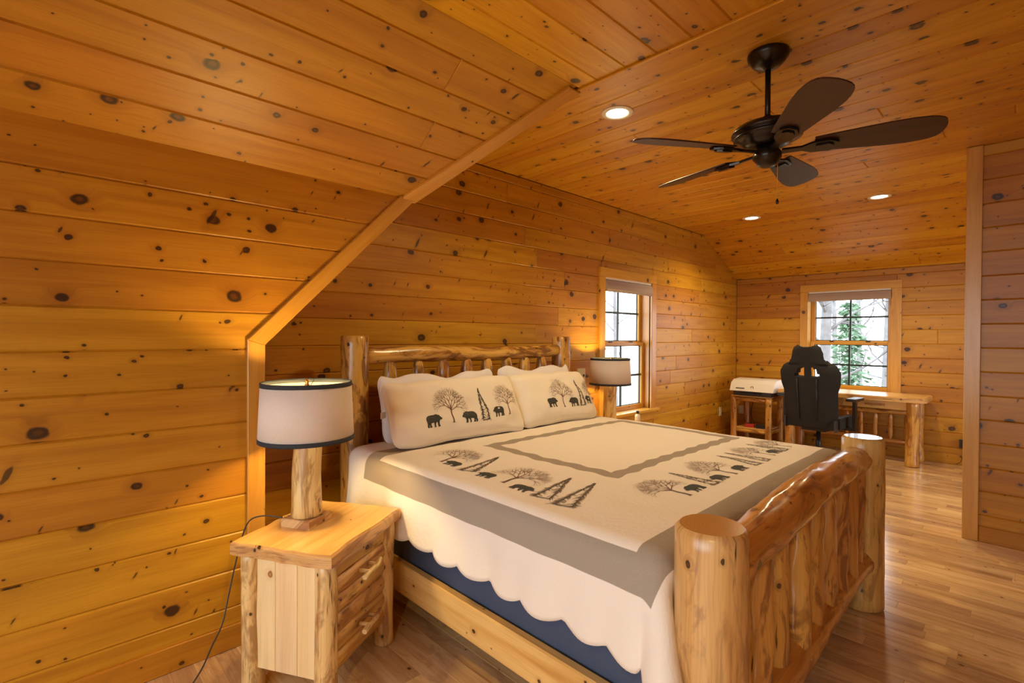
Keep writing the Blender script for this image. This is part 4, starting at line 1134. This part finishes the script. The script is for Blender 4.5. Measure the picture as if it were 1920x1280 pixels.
# side profile (x depth, z) swept along y
def sweep_y(mb, prof, y0, y1, mi=0, cut=0.0):
    m = len(prof)
    for i in range(m):
        p, q = prof[i], prof[(i+1) % m]
        mb.poly([(p[0], y0, p[1]), (p[0], y1, p[1]), (q[0], y1, q[1]), (q[0], y0, q[1])], [(0, 0)]*4, mi)
    mb.poly([(p[0], y0, p[1]) for p in prof][::-1], [(0, 0)]*m, mi); mb.poly([(p[0], y1, p[1]) for p in prof], [(0, 0)]*m, mi)
    return mb
def softbev(o, w_, s_=2):
    b2 = o.modifiers.new('bevel', 'BEVEL'); b2.width = w_; b2.segments = s_; b2.limit_method = 'ANGLE'; return o
softbev(sweep_y(MB(), [(-0.20, 0.0), (0.17, 0.0), (0.17, 0.06), (-0.20, 0.06)], -0.235, 0.235).build('base', M['grey_pl'], pr), 0.006)
body = softbev(sweep_y(MB(), [(-0.235, 0.062), (0.18, 0.052), (0.18, 0.195), (0.10, 0.215), (-0.10, 0.205), (-0.185, 0.165)], -0.27, 0.27).build('body', M['white_pl'], pr), 0.022, 4)
softbev(MB().box((0, 0, 0), (0.10, 0.27, 0.012), 1).build('paper_tray', M['black'], pr, loc=(-0.215, 0.02, 0.035)), 0.003)
MB().box((0, 0, 0), (0.006, 0.11, 0.010), 1, 0.002).build('slot', M['black'], body, loc=(-0.222, 0.14, 0.098))
axr = Matrix(((0, 0, -1), (0, 1, 0), (1, 0, 0)))
MB().lathe([(0.016, -0.002), (0.019, -0.002), (0.019, 0.003), (0.016, 0.003)], 24, axis=axr, closed=True).build('round_emblem', M['grey_pl'], body, loc=(-0.214, -0.01, 0.112))
def gadget(name, loc, d, mat, label, cat):
    t = empty(name, loc, 0.3, label, cat)
    softbev(MB().box((0, 0, 0), d, 1).build('case', M[mat], t, loc=(0, 0, d[2]/2)), 0.008, 2)
    MB().box((0, 0, 0), (d[0]*0.6, d[1]*0.5, 0.006), 1, 0.001).build('label_panel', M['grey_pl'], t, loc=(0, 0, d[2]+0.002))
gadget('red_case', (6.95, 2.60, 0.209), (0.10, 0.11, 0.045), 'red', 'small red case on the lower shelf of the printer stand', 'case')
gadget('black_adapter', (6.95, 2.45, 0.209), (0.09, 0.13, 0.04), 'black', 'black adapter lying beside the red case on the stand shelf', 'adapter')
tag(MB().tube(spline([(7.25, 2.60, 0.62), (7.22, 2.66, 0.50), (7.10, 2.64, 0.36), (7.03, 2.58, 0.27), (6.99, 2.50, 0.255)]), 0.004, 6).build('printer_cable', M['black']), 'black cable hanging from the printer to the stand shelf', 'cable')
wa = empty('black_wall_object', (XE-0.002, 0.50, 0.24), 0, 'small black object low on the desk wall beside the partition', 'adapter')  # unidentified black object on the boards, modelled as a case with a wire
softbev(MB().box((-0.02, 0, 0), (0.04, 0.07, 0.09), 2).build('case', M['black'], wa), 0.006)
MB().tube([(-0.02, 0, -0.044), (-0.035, 0, -0.12), (-0.03, 0.02, -0.20), (-0.045, 0.06, -0.234)], 0.003, 6).build('wire', M['black'], wa)

# ------------------------------------------------------------------ gaming chair (seen from behind, facing the desk along +x)
CH = Vector((6.47, 1.665, 0))
ch = empty('gaming_chair', CH, math.radians(-6), 'black fabric gaming chair pushed up to the log desk', 'chair')
def hw_back(z):
    K = [(0.42, .225), (0.50, .245), (0.62, .255), (0.80, .255), (0.93, .285), (1.02, .290), (1.07, .265), (1.11, .20), (1.17, .150), (1.24, .138), (1.285, .12), (1.30, .085)]
    for (a, b), (c, d) in zip(K[:-1], K[1:]):
        if a <= z <= c: f = (z-a)/(c-a); f = f*f*(3-2*f); return b+(d-b)*f
    return K[-1][1]
NZ, NY = 52, 24
mb = MB()
zs = [0.42+(1.30-0.42)*j/NZ for j in range(NZ+1)]
for z in zs:
    for i in range(NY+1):
        f = -1+2*i/NY; y = f*hw_back(z)
        x = -0.245-0.10*(z-0.42)+0.075*abs(f)**2.5*(1 if z < 1.12 else 0.4)
        mb.v.append((x, y, z))
for j in range(NZ):
    zc = (zs[j]+zs[j+1])/2
    for i in range(NY):
        yc = (-1+2*(i+0.5)/NY)*hw_back(zc)
        inner, outer = 0.026, 0.135-(zc-0.975)*0.62
        if 0.975 < zc < 1.075 and inner < abs(yc) < outer: continue
        q = (j*(NY+1)+i, j*(NY+1)+i+1, (j+1)*(NY+1)+i+1, (j+1)*(NY+1)+i)
        mb.face(q, [(0, 0)]*4, 0, True)
bk = mb.build('backrest', M['blackfab'], ch)
md = bk.modifiers.new('thickness', 'SOLIDIFY'); md.thickness = 0.075; md.offset = 0.0
softbev(bk, 0.018, 3)
for sy in (-1, 1):   # raised seams down the back
    MB().tube([(-0.292, sy*0.085, 0.50), (-0.318, sy*0.095, 0.72), (-0.344, sy*0.10, 0.95)], 0.006, 6).build('back_seam', M['black'], bk)
mbh = MB().tube([(-0.27, -0.125, 1.215), (-0.262, 0, 1.215), (-0.27, 0.125, 1.215)], [0.055, 0.06, 0.055], 14, True, chamfer=0.02); mbh.build('head_pillow', M['blackfab'], ch)
def rbox(name, c, d, mat, w_=0.03, seg=3, rot=None, parent=ch):
    o = MB().box((0, 0, 0), d, None, 0.0, rot=rot).build(name, M[mat], parent, loc=c); return softbev(o, w_, seg)
rbox('seat_cushion', (0.02, 0, 0.455), (0.52, 0.50, 0.10), 'blackfab', 0.04)
for sy in (-1, 1): rbox('seat_bolster', (0.03, sy*0.245, 0.475), (0.46, 0.075, 0.12), 'blackfab', 0.03)
rbox('seat_plate', (0.0, 0, 0.385), (0.30, 0.24, 0.045), 'black', 0.008)
for sy in (-1, 1):
    rbox('recline_bracket', (-0.215, sy*0.255, 0.45), (0.09, 0.018, 0.12), 'grey_pl', 0.006)
    a_ = rbox('armrest', (0.0, sy*0.355, 0.735), (0.26, 0.09, 0.03), 'black', 0.012)
    rbox('armrest_post', (0.0, 0, -0.16), (0.06, 0.028, 0.30), 'black', 0.006, 2, None, a_)
    rbox('armrest_bracket', (0.0, -sy*0.075, -0.325), (0.07, 0.19, 0.03), 'black', 0.006, 2, None, a_)
MB().lathe([(0.0, 0.10), (0.030, 0.10), (0.030, 0.24), (0.022, 0.245), (0.022, 0.365), (0.0, 0.365)], 18).build('gas_cylinder', M['black'], ch)
sb = MB().lathe([(0.0, 0.075), (0.05, 0.075), (0.05, 0.115), (0.035, 0.13), (0.0, 0.13)], 18).build('star_base', M['black'], ch)
for k in range(5):
    a_ = 2*PI*k/5+0.35; c_, s_ = math.cos(a_), math.sin(a_)
    MB().tube([(0.03*c_, 0.03*s_, 0.105), (0.18*c_, 0.18*s_, 0.10), (0.325*c_, 0.325*s_, 0.078)], [0.028, 0.024, 0.017], 10, True).build('base_arm', M['black'], sb)
    for dd in (-0.014, 0.014):
        ax2 = Matrix(((c_, 0, -s_), (s_, 0, c_), (0, 1, 0)))
        MB().lathe([(0.0, -0.008), (0.026, -0.008), (0.029, -0.004), (0.029, 0.004), (0.026, 0.008), (0.0, 0.008)], 14, (0.325*c_-dd*s_, 0.325*s_+dd*c_, 0.0295), axis=ax2).build('caster_wheel', M['black'], sb)
    MB().tube([(0.325*c_, 0.325*s_, 0.03), (0.325*c_, 0.325*s_, 0.082)], 0.006, 6).build('caster_stem', M['black'], sb)

# ------------------------------------------------------------------ ceiling fan
FC = Vector((2.50, 0.868, 0))
fan = empty('ceiling_fan', (FC.x, FC.y, CZ), 0, 'dark bronze five-blade ceiling fan hanging over the bed', 'fan')
MB().lathe([(0.0, 0), (0.088, 0), (0.091, -0.008), (0.087, -0.026), (0.076, -0.038), (0.072, -0.046), (0.052, -0.064), (0.030, -0.070), (0.020, -0.078), (0.0, -0.080)], 32).build('canopy', M['bronze'], fan)
MB().tube([(0, 0, -0.07), (0, 0, -0.36)], 0.0125, 16).build('downrod', M['bronze'], fan)
MB().lathe([(0.0, -0.290), (0.018, -0.292), (0.024, -0.31), (0.030, -0.325), (0.095, -0.333), (0.138, -0.345), (0.152, -0.360), (0.156, -0.366), (0.156, -0.376), (0.138, -0.379), (0.138, -0.385), (0.146, -0.388), (0.146, -0.398), (0.126, -0.402), (0.108, -0.414), (0.100, -0.426), (0.066, -0.436), (0.0, -0.438)], 40).build('motor_housing', M['bronze'], fan)
MB().lathe([(0.0, -0.436), (0.045, -0.438), (0.048, -0.452), (0.060, -0.466), (0.062, -0.490), (0.050, -0.505), (0.042, -0.520), (0.024, -0.530), (0.0, -0.532)], 32).build('switch_housing', M['bronze'], fan)
MB().tube([(0.052, -0.022, -0.49), (0.060, -0.026, -0.50), (0.060, -0.026, -0.672)], 0.0016, 6).build('pull_chain', M['brass'], fan)
MB().lathe([(0.0, -0.698), (0.005, -0.696), (0.007, -0.686), (0.004, -0.674), (0.0, -0.670)], 12, (0.060, -0.026, 0)).build('chain_fob', M['bronze'], fan)
BZ = -0.455
for k, deg in enumerate((146, 74, 2, -70, -142)):
    a_ = math.radians(deg); R3 = Matrix.Rotation(a_, 3, 'Z') @ Matrix.Rotation(math.radians(-14), 3, 'X')
    outl = []
    K = [(0.19, .052), (0.25, .060), (0.35, .071), (0.46, .083), (0.54, .086), (0.59, .081), (0.618, .074), (0.638, .063)]
    outl = [(x, -w_) for x, w_ in K]+[(0.650, -0.048), (0.658, -0.025), (0.661, 0.0), (0.658, 0.025), (0.650, 0.048)]+[(x, w_) for x, w_ in K[::-1]]
    mb = MB().prism(outl, 0.007, None, 0.002)
    ob = mb.build('blade', M['blade'], fan); ob.matrix_local = Matrix.Translation((0, 0, BZ)) @ R3.to_4x4()
    iron = MB().prism([(0.06, -.016), (0.14, -.014), (0.18, -.036), (0.25, -.040), (0.285, -.018), (0.285, .018), (0.25, .040), (0.18, .036), (0.14, .014), (0.06, .016)], 0.012, None, 0.003)
    ib = iron.build('blade_iron', M['bronze'], fan); ib.matrix_local = Matrix.Translation((0, 0, BZ-0.014)) @ R3.to_4x4()
    ib2 = MB().prism([(0.195, -.022), (0.245, -.026), (0.265, -.012), (0.265, .012), (0.245, .026), (0.195, .022)], 0.007, (Vector((0, 0, -0.007)), X_, Y_, Z_), 0.0).build('raised_medallion', M['bronze'], ib)

# ------------------------------------------------------------------ recessed downlights
def downlight(x, y, label, power=DOWNLIGHT_W):
    t = empty('recessed_light', (x, y, CZ), 0, label, 'light', 'recessed ceiling lights')
    MB().lathe([(0.095, -0.001), (0.093, -0.006), (0.070, -0.008), (0.062, -0.003), (0.062, -0.0005)], 36, closed=True).build('trim_ring', M['white_pl'], t)
    MB().lathe([(0.0, -0.0025), (0.062, -0.0025), (0.062, -0.001), (0.0, -0.001)], 30).build('lens', M['lens'], t)
    ld = bpy.data.lights.new('downlight_lamp', 'SPOT'); ld.energy = power; ld.color = WARM; ld.spot_size = math.radians(150); ld.spot_blend = 0.8; ld.shadow_soft_size = 0.055
    lo = bpy.data.objects.new('downlight_lamp', ld); COL.objects.link(lo); lo.location = (0, 0, -0.07); lo.parent = t
downlight(2.525, 1.72, 'lit recessed light in the ceiling nearest the sloped trim board')
downlight(5.80, 2.17, 'lit recessed light in the ceiling near the window wall, beyond the fan')
downlight(5.76, 1.00, 'lit recessed light in the ceiling near the partition')
downlight(-1.30, -0.60, 'added unseen fill light in the ceiling behind the camera by the side window', 85.0)  # added fixture, never in view, to raise the warm light in the room
